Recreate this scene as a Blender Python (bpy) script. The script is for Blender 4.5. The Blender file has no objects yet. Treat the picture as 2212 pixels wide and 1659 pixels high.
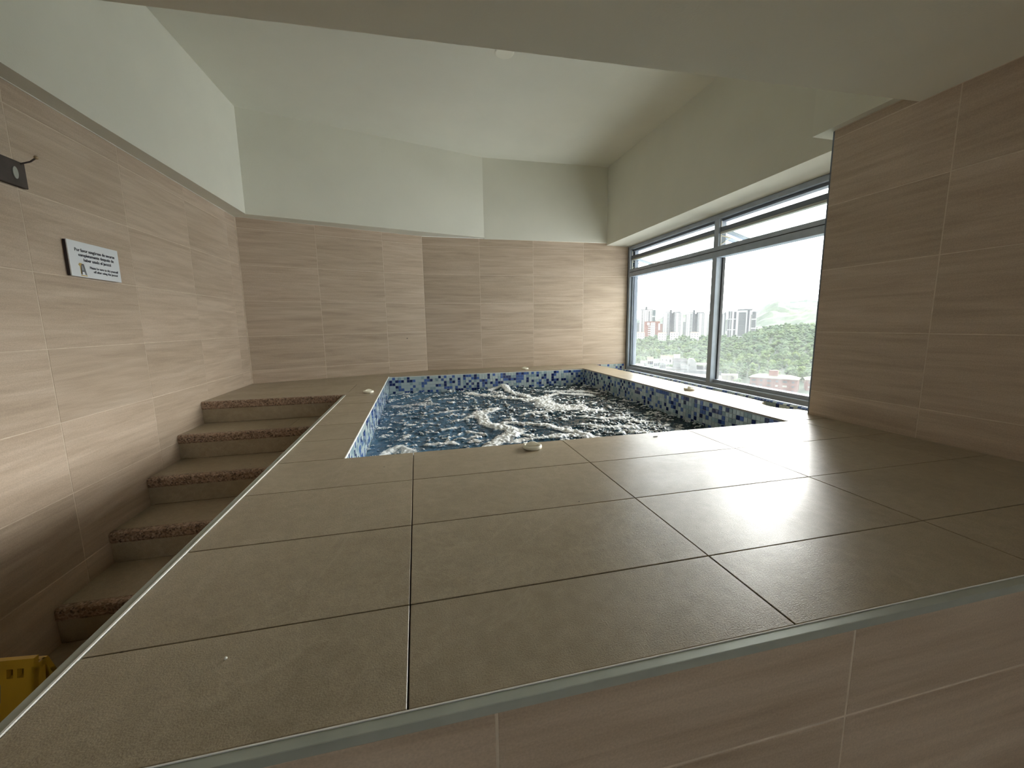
import bpy, bmesh, math, random
import numpy as np
from mathutils import Matrix, Vector
random.seed(7)
RNG = np.random.default_rng(7)
SC = bpy.context.scene
COL = SC.collection

# ------------------------------------------------------------------ camera
cam_d = bpy.data.cameras.new('camera')
cam = bpy.data.objects.new('camera', cam_d)
COL.objects.link(cam)
R3 = Matrix(((0.97377265, 0.22238719, 0.04807046), (-0.22700164, 0.96390704, 0.13911676), (-0.01539767, -0.14638017, 0.98910857)))
# columns of R3: camera right, forward, up
right, fwd, up = R3.col[0], R3.col[1], R3.col[2]
M = Matrix.Identity(4)
for i in range(3):
    M[i][0] = right[i]; M[i][1] = up[i]; M[i][2] = -fwd[i]
M[2][3] = 0.48534
cam.matrix_world = M
cam_d.sensor_width = 36.0
cam_d.lens = 877.414 / 2212 * 36.0
cam_d.clip_start = 0.02
cam_d.clip_end = 9000
SC.camera = cam

# ------------------------------------------------------------------ world, exposure
W = bpy.data.worlds.new('overcast_sky'); SC.world = W; W.use_nodes = True
nt = W.node_tree
bg = nt.nodes['Background']
bg.inputs['Strength'].default_value = 9.2
geo = nt.nodes.new('ShaderNodeTexCoord')
sep = nt.nodes.new('ShaderNodeSeparateXYZ')
rmp = nt.nodes.new('ShaderNodeValToRGB')
nt.links.new(geo.outputs['Generated'], sep.inputs[0])
nt.links.new(sep.outputs['Z'], rmp.inputs[0])
rmp.color_ramp.elements[0].position = 0.0; rmp.color_ramp.elements[0].color = (0.93, 0.975, 1.0, 1)
rmp.color_ramp.elements[1].position = 0.6; rmp.color_ramp.elements[1].color = (1.0, 0.985, 0.95, 1)
nt.links.new(rmp.outputs[0], bg.inputs['Color'])
# the sun hidden behind bright cloud: a very soft, low light from beyond the window
sun_d = bpy.data.lights.new('cloud_sun', 'SUN'); sun_d.energy = 8.0; sun_d.angle = math.radians(42); sun_d.color = (1.0, 0.97, 0.92)
sun = bpy.data.objects.new('cloud_sun', sun_d); COL.objects.link(sun)
_az, _el = math.radians(64), math.radians(17)
_d = Vector((-math.sin(_az) * math.cos(_el), -math.cos(_az) * math.cos(_el), -math.sin(_el)))
sun.rotation_euler = _d.to_track_quat('-Z', 'Y').to_euler(); sun.location = (60, 30, 25)
SC.view_settings.view_transform = 'Standard'
SC.view_settings.look = 'None'
SC.view_settings.exposure = 0.0
SC.view_settings.gamma = 1.0
SC.view_settings.use_curve_mapping = False
SC.cycles.use_denoising = True
SC.cycles.max_bounces = 9
SC.cycles.diffuse_bounces = 6
SC.cycles.glossy_bounces = 4
SC.cycles.transparent_max_bounces = 16
SC.cycles.volume_bounces = 1
SC.cycles.use_adaptive_sampling = True
SC.cycles.adaptive_threshold = 0.03
SC.cycles.sample_clamp_indirect = 8.0
SC.cycles.caustics_reflective = False
SC.cycles.caustics_refractive = False

# ------------------------------------------------------------------ materials
def mat(name):
    m = bpy.data.materials.new(name); m.use_nodes = True
    n = m.node_tree; n.nodes.clear()
    out = n.nodes.new('ShaderNodeOutputMaterial')
    return m, n, out
def N(n, t, **kw):
    d = n.nodes.new(t)
    for k, v in kw.items():
        if k.startswith('_'): setattr(d, k[1:], v)
        else: d.inputs[k.replace('__', ' ')].default_value = v
    return d
def ramp(n, stops, inp):
    r = n.nodes.new('ShaderNodeValToRGB')
    e = r.color_ramp.elements
    while len(e) < len(stops): e.new(0.5)
    for el, (p, c) in zip(e, stops): el.position = p; el.color = (*c, 1)
    n.links.new(inp, r.inputs[0])
    return r
def mix(n, f, a, b, mode='MIX'):
    m = n.nodes.new('ShaderNodeMix'); m.data_type = 'RGBA'; m.blend_type = mode
    for s, v in ((m.inputs[0], f), (m.inputs[6], a), (m.inputs[7], b)):
        if hasattr(v, 'links'): n.links.new(v, s)
        elif isinstance(v, (int, float)): s.default_value = v
        else: s.default_value = (*v, 1)
    return m.outputs[2]
def math_(n, op, a, b=0.0, c=None):
    m = n.nodes.new('ShaderNodeMath'); m.operation = op
    for s, v in zip(m.inputs, (a, b) if c is None else (a, b, c)):
        if hasattr(v, 'links'): n.links.new(v, s)
        else: s.default_value = v
    return m.outputs[0]
def bsdf(n, out, color, rough=0.5, metal=0.0, spec=0.5, bump=None, bdist=0.001, bstr=0.5):
    b = N(n, 'ShaderNodeBsdfPrincipled')
    for key, v in (('Base Color', color), ('Roughness', rough), ('Metallic', metal), ('Specular IOR Level', spec)):
        s = b.inputs[key]
        if hasattr(v, 'links'): n.links.new(v, s)
        elif key == 'Base Color': s.default_value = (*v, 1)
        else: s.default_value = v
    if bump is not None:
        bp = N(n, 'ShaderNodeBump', Distance=bdist, Strength=bstr)
        n.links.new(bump, bp.inputs['Height']); n.links.new(bp.outputs[0], b.inputs['Normal'])
    n.links.new(b.outputs[0], out.inputs[0])
    return b
def noise(n, vec, scale, detail=3, rough=0.5, dist=0.0):
    t = N(n, 'ShaderNodeTexNoise', Scale=scale, Detail=detail, Roughness=rough, Distortion=dist)
    if vec is not None: n.links.new(vec, t.inputs['Vector'])
    return t.outputs[0]
def objvec(n, scale=(1, 1, 1), rnd=True):
    c = n.nodes.new('ShaderNodeTexCoord')
    v = c.outputs['Object']
    if rnd:
        oi = n.nodes.new('ShaderNodeObjectInfo')
        k = math_(n, 'MULTIPLY', oi.outputs['Random'], 91.7)
        cb = n.nodes.new('ShaderNodeCombineXYZ')
        for s in cb.inputs: n.links.new(k, s)
        a = N(n, 'ShaderNodeVectorMath', _operation='ADD')
        n.links.new(v, a.inputs[0]); n.links.new(cb.outputs[0], a.inputs[1]); v = a.outputs[0]
    m = N(n, 'ShaderNodeMapping'); m.inputs['Scale'].default_value = scale
    n.links.new(v, m.inputs['Vector'])
    return m.outputs[0]
MT = {}
def simple(name, color, rough=0.5, metal=0.0, spec=0.5, var=0.0, vscale=8, bump=0.0, bscale=200):
    m, n, out = mat(name)
    c = color; bmp = None
    vec = objvec(n, rnd=False)
    if var:
        f = noise(n, vec, vscale, 4)
        c = ramp(n, [(0.3, tuple(x * (1 - var) for x in color)), (0.7, tuple(min(1, x * (1 + var)) for x in color))], f).outputs[0]
    if bump: bmp = noise(n, vec, bscale, 3)
    bsdf(n, out, c, rough, metal, spec, bmp, bdist=bump, bstr=1.0)
    MT[name] = m
    return m
# vein-cut stone wall tile
def stone(name, light, dark, pale, rough=0.42):
    m, n, out = mat(name)
    v1 = objvec(n, (1.0, 9, 1)); v2 = objvec(n, (1.7, 27, 1)); v3 = objvec(n, (1, 1, 1))
    a = noise(n, v1, 1.7, 5, 0.5, 0.9); b = noise(n, v2, 1.6, 4, 0.6, 0.4); g = noise(n, v3, 260, 2)
    c1 = ramp(n, [(0.30, dark), (0.50, light), (0.70, pale)], a).outputs[0]
    c2 = ramp(n, [(0.35, tuple(x * 0.87 for x in light)), (0.62, tuple(x * 1.04 for x in pale))], b).outputs[0]
    c = mix(n, 0.42, c1, c2)
    gr = ramp(n, [(0.3, (0.9, 0.9, 0.9)), (0.7, (1.06, 1.06, 1.06))], g).outputs[0]
    c = mix(n, 1.0, c, gr, 'MULTIPLY')
    oi = n.nodes.new('ShaderNodeObjectInfo')
    tone = ramp(n, [(0.0, (0.93, 0.92, 0.90)), (1.0, (1.05, 1.04, 1.03))], oi.outputs['Random']).outputs[0]
    c = mix(n, 1.0, c, tone, 'MULTIPLY')
    bsdf(n, out, c, rough, 0, 0.35, g, bdist=0.0003, bstr=0.4)
    MT[name] = m
stone('travertine', (0.50, 0.395, 0.30), (0.405, 0.31, 0.228), (0.60, 0.495, 0.395))
# deck porcelain
m, n, out = mat('deck_porcelain')
v = objvec(n); vw = objvec(n, (1, 1, 1), rnd=False)
big = noise(n, v, 3.2, 5, 0.6, 0.5); mid = noise(n, v, 38, 4, 0.6); fine = noise(n, v, 420, 2)
c = ramp(n, [(0.3, (0.318, 0.260, 0.178)), (0.7, (0.425, 0.362, 0.260))], big).outputs[0]
c = mix(n, 0.35, c, ramp(n, [(0.35, (0.286, 0.229, 0.152)), (0.7, (0.438, 0.368, 0.267))], mid).outputs[0])
spk = ramp(n, [(0.28, (0.80, 0.80, 0.80)), (0.5, (1, 1, 1)), (0.74, (1.16, 1.15, 1.12))], fine).outputs[0]
c = mix(n, 1.0, c, spk, 'MULTIPLY')
# dark specks of grime
vo = N(n, 'ShaderNodeTexVoronoi', Scale=7.0); n.links.new(v, vo.inputs['Vector'])
sp = math_(n, 'LESS_THAN', vo.outputs['Distance'], 0.028)
c = mix(n, sp, c, (0.10, 0.08, 0.055))
vein = noise(n, v, 2.3, 6, 0.62, 1.2)
vm = ramp(n, [(0.485, (0, 0, 0)), (0.497, (1, 1, 1)), (0.503, (1, 1, 1)), (0.515, (0, 0, 0))], vein).outputs[0]
c = mix(n, math_(n, 'MULTIPLY', vm, 0.16), c, (0.559, 0.483, 0.368))
rr = ramp(n, [(0.3, (0.28, 0.28, 0.28)), (0.7, (0.40, 0.40, 0.40))], noise(n, v, 6, 5, 0.6)).outputs[0]
bsdf(n, out, c, rr, 0, 0.75, fine, bdist=0.0009, bstr=0.5)
MT['deck_porcelain'] = m
# granite nosing
m, n, out = mat('granite')
v = objvec(n)
vo = N(n, 'ShaderNodeTexVoronoi', Scale=140.0); n.links.new(v, vo.inputs['Vector'])
c = ramp(n, [(0.1, (0.035, 0.024, 0.018)), (0.38, (0.27, 0.175, 0.12)), (0.6, (0.42, 0.29, 0.21)), (0.85, (0.56, 0.44, 0.34))], vo.outputs['Color']).outputs[0]
c = mix(n, 0.3, c, ramp(n, [(0.4, (0.12, 0.08, 0.055)), (0.6, (0.40, 0.28, 0.21))], noise(n, v, 60, 4)).outputs[0])
bsdf(n, out, c, 0.35, 0, 0.5, noise(n, v, 200, 2), bdist=0.0006)
MT['granite'] = m
# painted plaster
def plaster(name, col):
    m, n, out = mat(name)
    v = objvec(n, rnd=False)
    g = noise(n, v, 130, 4, 0.6); b = noise(n, v, 2.5, 4)
    c = ramp(n, [(0.3, tuple(x * 0.965 for x in col)), (0.7, tuple(x * 1.02 for x in col))], b).outputs[0]
    bsdf(n, out, c, 0.85, 0, 0.2, g, bdist=0.0012, bstr=0.5)
    MT[name] = m
plaster('plaster_white', (0.725, 0.715, 0.625))
plaster('rear_paint', (0.40, 0.37, 0.31))
plaster('plaster_low', (0.84, 0.82, 0.71))
simple('grout_wall', (0.65, 0.555, 0.445), 0.9, var=0.1, vscale=30, bump=0.0006, bscale=400)
simple('grout_dark', (0.06, 0.048, 0.035), 0.9)
simple('grout_pool', (0.50, 0.58, 0.62), 0.7)
simple('aluminium', (0.36, 0.42, 0.50), 0.5, 0.12, var=0.08, vscale=12)
simple('aluminium_dark', (0.15, 0.175, 0.215), 0.45, 0.5)
simple('gasket', (0.015, 0.015, 0.016), 0.6)
simple('trim_metal', (0.46, 0.50, 0.455), 0.42, 0.35, var=0.06, vscale=18, bump=0.0002, bscale=60)
simple('bright_lip', (0.93, 0.93, 0.89), 0.3)
simple('steel_arm', (0.75, 0.72, 0.62), 0.3, 0.6)
simple('ivory_plastic', (0.88, 0.85, 0.72), 0.35, var=0.03, vscale=40)
simple('sign_white', (0.80, 0.84, 0.88), 0.25, var=0.01)
simple('sign_gap_shade', (0.03, 0.02, 0.025), 0.5)
simple('ink', (0.015, 0.02, 0.04), 0.5)
simple('gold', (0.62, 0.45, 0.17), 0.4, 0.3)
simple('grey_print', (0.17, 0.18, 0.20), 0.4)
simple('grey_print_light', (0.42, 0.43, 0.45), 0.4)
simple('dark_wood', (0.055, 0.042, 0.037), 0.55, var=0.25, vscale=25)
simple('brushed_pale', (0.42, 0.44, 0.41), 0.45, 0.4)
simple('brass_tip', (0.45, 0.35, 0.22), 0.35, 0.7)
simple('yellow_plastic', (0.50, 0.31, 0.025), 0.4, var=0.05, vscale=12)
simple('crate_inside', (0.02, 0.02, 0.018), 0.7)
simple('trough_floor', (0.55, 0.47, 0.30), 0.8, var=0.15, vscale=20)
simple('floor_tile', (0.20, 0.165, 0.125), 0.5, var=0.1, vscale=6)
simple('stone_debris', (0.8, 0.8, 0.76), 0.6)
def glassy(name, col):
    m, n, out = mat(name)
    v = objvec(n)
    oi = n.nodes.new('ShaderNodeObjectInfo')
    tone = ramp(n, [(0, (0.85, 0.85, 0.85)), (1, (1.12, 1.12, 1.12))], oi.outputs['Random']).outputs[0]
    c = mix(n, 1.0, col, tone, 'MULTIPLY')
    bsdf(n, out, c, 0.12, 0, 0.5)
    MT[name] = m
glassy('glass_pale', (0.60, 0.70, 0.70)); glassy('glass_aqua', (0.36, 0.49, 0.54))
glassy('glass_blue', (0.085, 0.16, 0.44)); glassy('glass_navy', (0.01, 0.024, 0.14))
MOS = ['glass_pale', 'glass_aqua', 'glass_blue', 'glass_navy']
def pick_mosaic(): return random.choices(range(4), (46, 18, 19, 17))[0]
# window glass with a film of dried spray, heavier towards the sill
def pane(name, dust, zspan, tint=(0.98, 0.992, 0.988)):
    m, n, out = mat(name)
    tr = N(n, 'ShaderNodeBsdfTransparent', Color=(*tint, 1))
    gl = N(n, 'ShaderNodeBsdfGlossy', Roughness=0.02)
    lw = N(n, 'ShaderNodeLayerWeight', Blend=0.5)
    fr = math_(n, 'ADD', math_(n, 'MULTIPLY', math_(n, 'POWER', lw.outputs['Facing'], 5.0), 0.9), 0.035)
    m1 = n.nodes.new('ShaderNodeMixShader')
    n.links.new(fr, m1.inputs[0]); n.links.new(tr.outputs[0], m1.inputs[1]); n.links.new(gl.outputs[0], m1.inputs[2])
    df = N(n, 'ShaderNodeBsdfTranslucent', Color=(0.93, 0.97, 1, 1))
    d2 = N(n, 'ShaderNodeBsdfDiffuse', Color=(0.9, 0.95, 1, 1))
    m2 = n.nodes.new('ShaderNodeMixShader'); m2.inputs[0].default_value = 0.4
    n.links.new(df.outputs[0], m2.inputs[1]); n.links.new(d2.outputs[0], m2.inputs[2])
    c = n.nodes.new('ShaderNodeTexCoord'); s = n.nodes.new('ShaderNodeSeparateXYZ')
    n.links.new(c.outputs['Object'], s.inputs[0])
    z = math_(n, 'DIVIDE', s.outputs['Z'], zspan)      # 0 at the sill, 1 at the top
    low = math_(n, 'POWER', math_(n, 'SUBTRACT', 1.0, z), 2.6)
    nz = noise(n, objvec(n, (1, 6, 2.2), rnd=False), 2.5, 6, 0.65)
    nz = ramp(n, [(0.3, (0.35,) * 3), (0.7, (1.3,) * 3)], nz).outputs[0]
    f = math_(n, 'ADD', math_(n, 'MULTIPLY', math_(n, 'MULTIPLY', low, dust), nz), 0.003)
    m3 = n.nodes.new('ShaderNodeMixShader')
    n.links.new(f, m3.inputs[0]); n.links.new(m1.outputs[0], m3.inputs[1]); n.links.new(m2.outputs[0], m3.inputs[2])
    n.links.new(m3.outputs[0], out.inputs[0])
    MT[name] = m
pane('pane_dusty', 0.08, 1.05); pane('pane_clear', 0.0, 1.0)

# ------------------------------------------------------------------ mesh helpers
def mesh_obj(name, verts, faces, mats, parent=None, loc=None, mtx=None, idx=None, smooth=False):
    me = bpy.data.meshes.new(name)
    me.from_pydata([tuple(v) for v in verts], [], faces)
    for mm in (mats if isinstance(mats, (list, tuple)) else [mats]): me.materials.append(MT[mm] if isinstance(mm, str) else mm)
    if idx is not None: me.polygons.foreach_set('material_index', idx)
    if smooth: me.polygons.foreach_set('use_smooth', [True] * len(faces))
    me.update()
    return link(name, me, parent, loc, mtx)
def link(name, me, parent=None, loc=None, mtx=None):
    o = bpy.data.objects.new(name, me); COL.objects.link(o)
    if parent is not None: o.parent = parent
    if mtx is not None: o.matrix_basis = mtx
    elif loc is not None: o.location = loc
    return o
BF = [(0, 3, 2, 1), (4, 5, 6, 7), (0, 1, 5, 4), (1, 2, 6, 5), (2, 3, 7, 6), (3, 0, 4, 7)]
class MB:
    def __init__(s): s.v = []; s.f = []; s.i = []
    def add(s, vs, fs, mi=0):
        b = len(s.v); s.v += [tuple(x) for x in vs]; s.f += [tuple(b + k for k in f) for f in fs]; s.i += [mi] * len(fs)
    def box(s, x0, x1, y0, y1, z0, z1, mi=0):
        s.add([(x0, y0, z0), (x1, y0, z0), (x1, y1, z0), (x0, y1, z0), (x0, y0, z1), (x1, y0, z1), (x1, y1, z1), (x0, y1, z1)], BF, mi)
    def prism(s, pts, z0, z1, mi=0):
        k = len(pts)
        s.add([(x, y, z0) for x, y in pts] + [(x, y, z1) for x, y in pts],
              [tuple(range(k - 1, -1, -1)), tuple(range(k, 2 * k))] + [(i, (i + 1) % k, k + (i + 1) % k, k + i) for i in range(k)], mi)
    def tube(s, p, q, r, seg=8, mi=0, r2=None):
        p, q = Vector(p), Vector(q); d = (q - p).normalized()
        a = d.orthogonal().normalized(); b = d.cross(a); r2 = r if r2 is None else r2
        vs = [p + (a * math.cos(t) + b * math.sin(t)) * r for t in [2 * math.pi * k / seg for k in range(seg)]]
        vs += [q + (a * math.cos(t) + b * math.sin(t)) * r2 for t in [2 * math.pi * k / seg for k in range(seg)]]
        s.add(vs, [tuple(range(seg - 1, -1, -1)), tuple(range(seg, 2 * seg))] + [(i, (i + 1) % seg, seg + (i + 1) % seg, seg + i) for i in range(seg)], mi)
    def bar(s, p, q, w, h, upv=(0, 0, 1), mi=0):
        p, q = Vector(p), Vector(q); d = (q - p).normalized(); sd = d.cross(Vector(upv)).normalized(); u = sd.cross(d)
        vs = [e + sd * a * w / 2 + u * b * h / 2 for e in (p, q) for a, b in ((-1, -1), (1, -1), (1, 1), (-1, 1))]
        s.add(vs, [(3, 2, 1, 0), (4, 5, 6, 7), (0, 1, 5, 4), (1, 2, 6, 5), (2, 3, 7, 6), (3, 0, 4, 7)], mi)
    def lathe(s, prof, c=(0, 0, 0), seg=32, mi=0):
        vs = []; k = len(prof)
        for j in range(seg):
            t = 2 * math.pi * j / seg
            vs += [(c[0] + r * math.cos(t), c[1] + r * math.sin(t), c[2] + z) for r, z in prof]
        fs = [(j * k + i, ((j + 1) % seg) * k + i, ((j + 1) % seg) * k + i + 1, j * k + i + 1) for j in range(seg) for i in range(k - 1)]
        s.add(vs, fs, mi)
    def build(s, name, mats, parent=None, loc=None, smooth=False, mtx=None, bevel=0):
        o = mesh_obj(name, s.v, s.f, mats, parent, loc, mtx, s.i, smooth)
        bm = bmesh.new(); bm.from_mesh(o.data); bmesh.ops.recalc_face_normals(bm, faces=bm.faces)
        if bevel: bmesh.ops.bevel(bm, geom=list(bm.edges), offset=bevel, segments=1, affect='EDGES', profile=0.5)
        bm.to_mesh(o.data); bm.free()
        return o
def tag(o, label=None, cat=None, group=None, kind=None):
    if label: o['label'] = label
    if cat: o['category'] = cat
    if group: o['group'] = group
    if kind: o['kind'] = kind
    return o
def empty(name, loc=(0, 0, 0), rz=0):
    o = bpy.data.objects.new(name, None); COL.objects.link(o); o.location = loc; o.rotation_euler = (0, 0, rz); o.empty_display_size = 0.05
    return o
_tiles = {}
def tile_mesh(w, h, t, mt, bev=0.0012):
    k = (round(w, 4), round(h, 4), t, mt)
    if k not in _tiles:
        b = MB(); b.box(-w / 2, w / 2, -h / 2, h / 2, -t, 0)
        o = b.build('tile', mt, bevel=bev); _tiles[k] = o.data; bpy.data.objects.remove(o)
    return _tiles[k]
def frame_mtx(origin, ux, uy):
    ux = Vector(ux).normalized(); uy = Vector(uy).normalized(); uz = ux.cross(uy)
    m = Matrix.Identity(4)
    for i in range(3): m[i][0] = ux[i]; m[i][1] = uy[i]; m[i][2] = uz[i]; m[i][3] = origin[i]
    return m
G = 0.0032
def tile_wall(parent, o, ux, xs, zs, mt='travertine', t=0.008, keep=None, uy=(0, 0, 1)):
    """tiles on the plane through o spanned by ux and uy; xs, zs are the joint positions; face of tile is the plane itself"""
    o = Vector(o); u = Vector(ux).normalized(); w = Vector(uy)
    for a, b in zip(xs[:-1], xs[1:]):
        for c, d in zip(zs[:-1], zs[1:]):
            if keep and not keep(a, b, c, d): continue
            ctr = o + u * ((a + b) / 2) + w * ((c + d) / 2)
            nrm = u.cross(w)
            ctr = ctr + nrm * random.uniform(-0.0003, 0.0003)
            link('tile', tile_mesh(b - a - G, d - c - G, t, mt), parent, mtx=frame_mtx(ctr, u, w))

# ------------------------------------------------------------------ key dimensions
XL, XR, Y2 = -1.4288, 1.963, 4.4815
PL, PR, PN, PF = -0.2838, 1.7294, 1.5628, 4.068       # pool
LE, YE = -0.514, 0.472                                # deck edges
ZF = -0.885                                           # lower floor
ZT = 1.40                                             # top of wall tiles
ZC, ZS = 2.20, 1.323                                  # high ceiling, low soffit
P1 = Vector((0.0975, Y2, 0)); TH = 0.3334
P0 = P1 - Vector((math.cos(TH), math.sin(TH), 0)) * 1.6056
YB = -3.0                                             # rear wall
Z1 = 1.3138

# ------------------------------------------------------------------ room shell
b = MB(); b.box(XL - 0.25, XL - 0.0009, YB - 0.1, 4.9, ZF - 0.1, 2.4)
wall_left = tag(b.build('wall_left', 'grout_wall'), kind='structure')
rows = [ZF] + [Z1 - 0.3 * k for k in range(7, -1, -1)] + [ZT]
rows = [r for i, r in enumerate(rows) if i == 0 or r > rows[0] + 0.02]
cols = [YB] + [1.9888 + 0.6 * k for k in range(-6, 4)] + [P0.y]
# outward normal is +X: ux must be -Y... use ux=+Y, uy=Z -> Y x Z = X
tile_wall(wall_left, (XL, 0, 0), (0, 1, 0), cols, rows)

wdir = Vector((math.cos(TH), math.sin(TH), 0))
def slab_behind(name, a, c, z0, z1, thick, m, off=0.0009):
    a = Vector((a[0], a[1], 0)); c = Vector((c[0], c[1], 0)); d = (c - a).normalized(); nb = Vector((-d.y, d.x, 0))
    q = [a + nb * off, c + nb * off, c + nb * (off + thick), a + nb * (off + thick)]
    b = MB(); b.prism([(v.x, v.y) for v in q], z0, z1); return b.build(name, m)
wall_bl = tag(slab_behind('wall_back_left', P0 - wdir * 0.15, P1 + wdir * 0.01, ZF - 0.1, 2.4, 0.25, 'grout_wall'), kind='structure')
rows_up = [-0.012] + [Z1 - 0.3 * k for k in range(4, -1, -1)] + [ZT]
tile_wall(wall_bl, P0, wdir, [0, 1.6056 - 1.0084, 1.6056 - 0.4088, 1.6056], rows_up)
wall_b = tag(slab_behind('wall_back', P1, (2.53, Y2), ZF - 0.1, 2.4, 0.25, 'grout_wall'), kind='structure')
tile_wall(wall_b, (0, Y2, 0), (1, 0, 0), [P1.x, 0.6957, 1.2957, 1.8957, 2.452], rows_up)
# a small chip in one tile of the angled wall
b = MB(); b.prism([(-0.009, -0.001), (0.002, -0.004), (0.010, 0.001), (0.0, 0.004)], 0, 0.0006)
cpt = P0 + wdir * (1.6056 - 0.21) + Vector((math.sin(TH), -math.cos(TH), 0)) * 0.0005
chip = b.build('chip_mark', 'gasket', wall_bl, mtx=frame_mtx((cpt.x, cpt.y, 0.352), wdir, (0, 0, 1)))

b = MB(); b.box(XR + 0.0009, 2.56, YB - 0.1, 1.665, ZF - 0.1, 2.4)
wall_r = tag(b.build('wall_right', 'grout_wall'), kind='structure')
# normal -X: ux=-Y, uy=Z -> -Y x Z = -X
rr_ = [-1.669, -1.1959, -0.5959, 0.0041, 0.6041, 1.2041, 1.8041, 2.2]
rz = [ZF] + [1.022 - 0.3 * k for k in range(6, -2, -1)] + [1.36]
tile_wall(wall_r, (XR, 0, 0), (0, -1, 0), rr_, rz, keep=lambda a, b_, c, d: True)
b = MB(); b.box(XR - 0.0, XR + 0.0035, 1.663, 1.6705, -0.0, 1.36)
b.build('corner_trim', 'aluminium_dark', wall_r)
# return of the pillar towards the window
tile_wall(wall_r, (XR, 1.674, 0), (-1, 0, 0), [-0.47, -0.004], [-0.36] + [1.022 - 0.3 * k for k in range(4, -2, -1)] + [1.35])

b = MB(); b.box(XL - 0.1, XR + 0.1, YB - 0.1, 3.4, ZF - 0.1, ZF)
floor = tag(b.build('floor', 'floor_tile'), kind='structure')
fx = [XL, -1.0, -0.54, 0.06, 0.66, 1.26, XR]; fy = [YB, -1.7, -1.1, -0.5, 0.1, 0.455]
for a, c in zip(fx[:-1], fx[1:]):
    for d, e in zip(fy[:-1], fy[1:]):
        link('tile', tile_mesh(c - a - G, e - d - G, 0.008, 'deck_porcelain'), floor, mtx=Matrix.Translation(((a + c) / 2, (d + e) / 2, ZF + 0.004)))

# rear wall with an unseen glazed opening, added as fill light from behind
b = MB()
OX0, OX1, OZ0, OZ1 = 0.2, 1.2, 0.2, 1.05
b.box(XL - 0.1, OX0, YB - 0.2, YB, ZF - 0.1, 2.4); b.box(OX1, XR + 0.1, YB - 0.2, YB, ZF - 0.1, 2.4)
b.box(OX0, OX1, YB - 0.2, YB, ZF - 0.1, OZ0); b.box(OX0, OX1, YB - 0.2, YB, OZ1, 2.4)
wall_rear = tag(b.build('wall_rear', 'rear_paint'), kind='structure')
b = MB()
for x0, x1, z0, z1 in ((OX0, OX0 + .04, OZ0, OZ1), (OX1 - .04, OX1, OZ0, OZ1), (OX0, OX1, OZ0, OZ0 + .04), (OX0, OX1, OZ1 - .04, OZ1)):
    b.box(x0, x1, YB - 0.12, YB - 0.06, z0, z1)
fill_window = tag(b.build('fill_window', 'aluminium'), kind='structure')
b = MB(); b.box(OX0 + .04, OX1 - .04, YB - 0.095, YB - 0.09, OZ0 + .04, OZ1 - .04); b.build('pane', 'pane_clear', fill_window)

b = MB(); b.box(XL - 0.05, -0.52, -0.42, -0.30, ZF, ZS + 0.05)  # unseen partition, added to keep light from behind out of the stairwell
tag(b.build('shade_partition', 'rear_paint'), kind='structure')

# ceiling: high slab over the pool, bulkheads round it, low soffit over the near half
b = MB(); b.box(XL - 0.25, 2.75, YB - 0.2, 4.9, ZC, ZC + 0.2)
ceiling = tag(b.build('ceiling', 'plaster_white'), kind='structure')
b = MB(); b.prism([(XL - 0.1, 1.398), (XL - 0.1, YB - 0.1), (2.2, YB - 0.1), (2.2, 1.322)], ZS, ZC)
b.build('low_soffit', 'plaster_low', ceiling)
b = MB(); b.prism([(-1.349, 1.3), (-1.343, 2.3), (-1.305, 3.853), (-1.38, 4.2), (XL - 0.02, 4.2), (XL - 0.02, 1.3)], ZT, ZC + 0.02)
b.build('left_bulkhead', 'plaster_white', ceiling)
b = MB(); b.prism([(-1.44, 3.81), (-1.305, 3.853), (0.749, 4.464), (0.749, 4.7), (-1.44, 4.7)], ZT - 0.0012, ZC + 0.02)
b.build('back_bulkhead', 'plaster_white', ceiling)
b = MB(); b.prism([(0.749, 4.464), (2.4, 4.472), (2.4, 4.7), (0.749, 4.7)], ZT - 0.012, ZC + 0.02)
b.build('back_bulkhead', 'plaster_white', ceiling)
b = MB()     # over the window; its underside drops a little towards the frame
x0, x1 = 2.175, 2.46; ya, yb = 1.5, 4.6
b.add([(x0, ya, 1.362), (x1, ya, 1.352), (2.56, ya, 1.352), (2.56, ya, ZC), (x0, ya, ZC),
       (x0, yb, 1.362), (x1, yb, 1.352), (2.56, yb, 1.352), (2.56, yb, ZC), (x0, yb, ZC)],
      [(0, 1, 2, 3, 4), (9, 8, 7, 6, 5), (0, 5, 6, 1), (1, 6, 7, 2), (2, 7, 8, 3), (3, 8, 9, 4), (4, 9, 5, 0)])
b.build('window_bulkhead', 'plaster_white', ceiling)
b = MB(); b.prism([(1.922, 1.2), (2.2, 1.2), (2.2, 1.752), (1.922, 1.742)], 1.362, ZC)
b.build('pillar_bulkhead', 'plaster_white', ceiling)
b = MB(); b.box(2.56, 3.85, -3.2, 6.5, 1.76, 1.95); b.build('shade_slab', 'plaster_low', ceiling)  # unseen slab outside, added to cut the skylight on the window ledge
b = MB(); b.box(2.56, 4.9, 1.2, 1.5, -3.2, 1.76); b.build('shade_fin', 'rear_paint', wall_r)  # unseen fin outside, added to shade the right part of the back wall
b = MB(); b.box(2.56, 2.70, -3.2, 6.5, 1.44, 2.4); b.build('facade_strip', 'plaster_low', ceiling)
# pale caulk line along the top of the wall tiles
b = MB(); b.bar((XL + 0.0025, 1.2, ZT + 0.001), (XL + 0.0025, P0.y, ZT + 0.001), 0.005, 0.006)
b.bar((P0.x, P0.y - 0.002, ZT + 0.001), (P1.x, P1.y - 0.002, ZT + 0.001), 0.005, 0.006)
b.bar((P1.x, Y2 - 0.002, ZT - 0.004), (2.17, Y2 - 0.002, ZT - 0.012), 0.005, 0.006)
tag(b.build('trim_1', 'bright_lip'), kind='structure')
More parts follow.
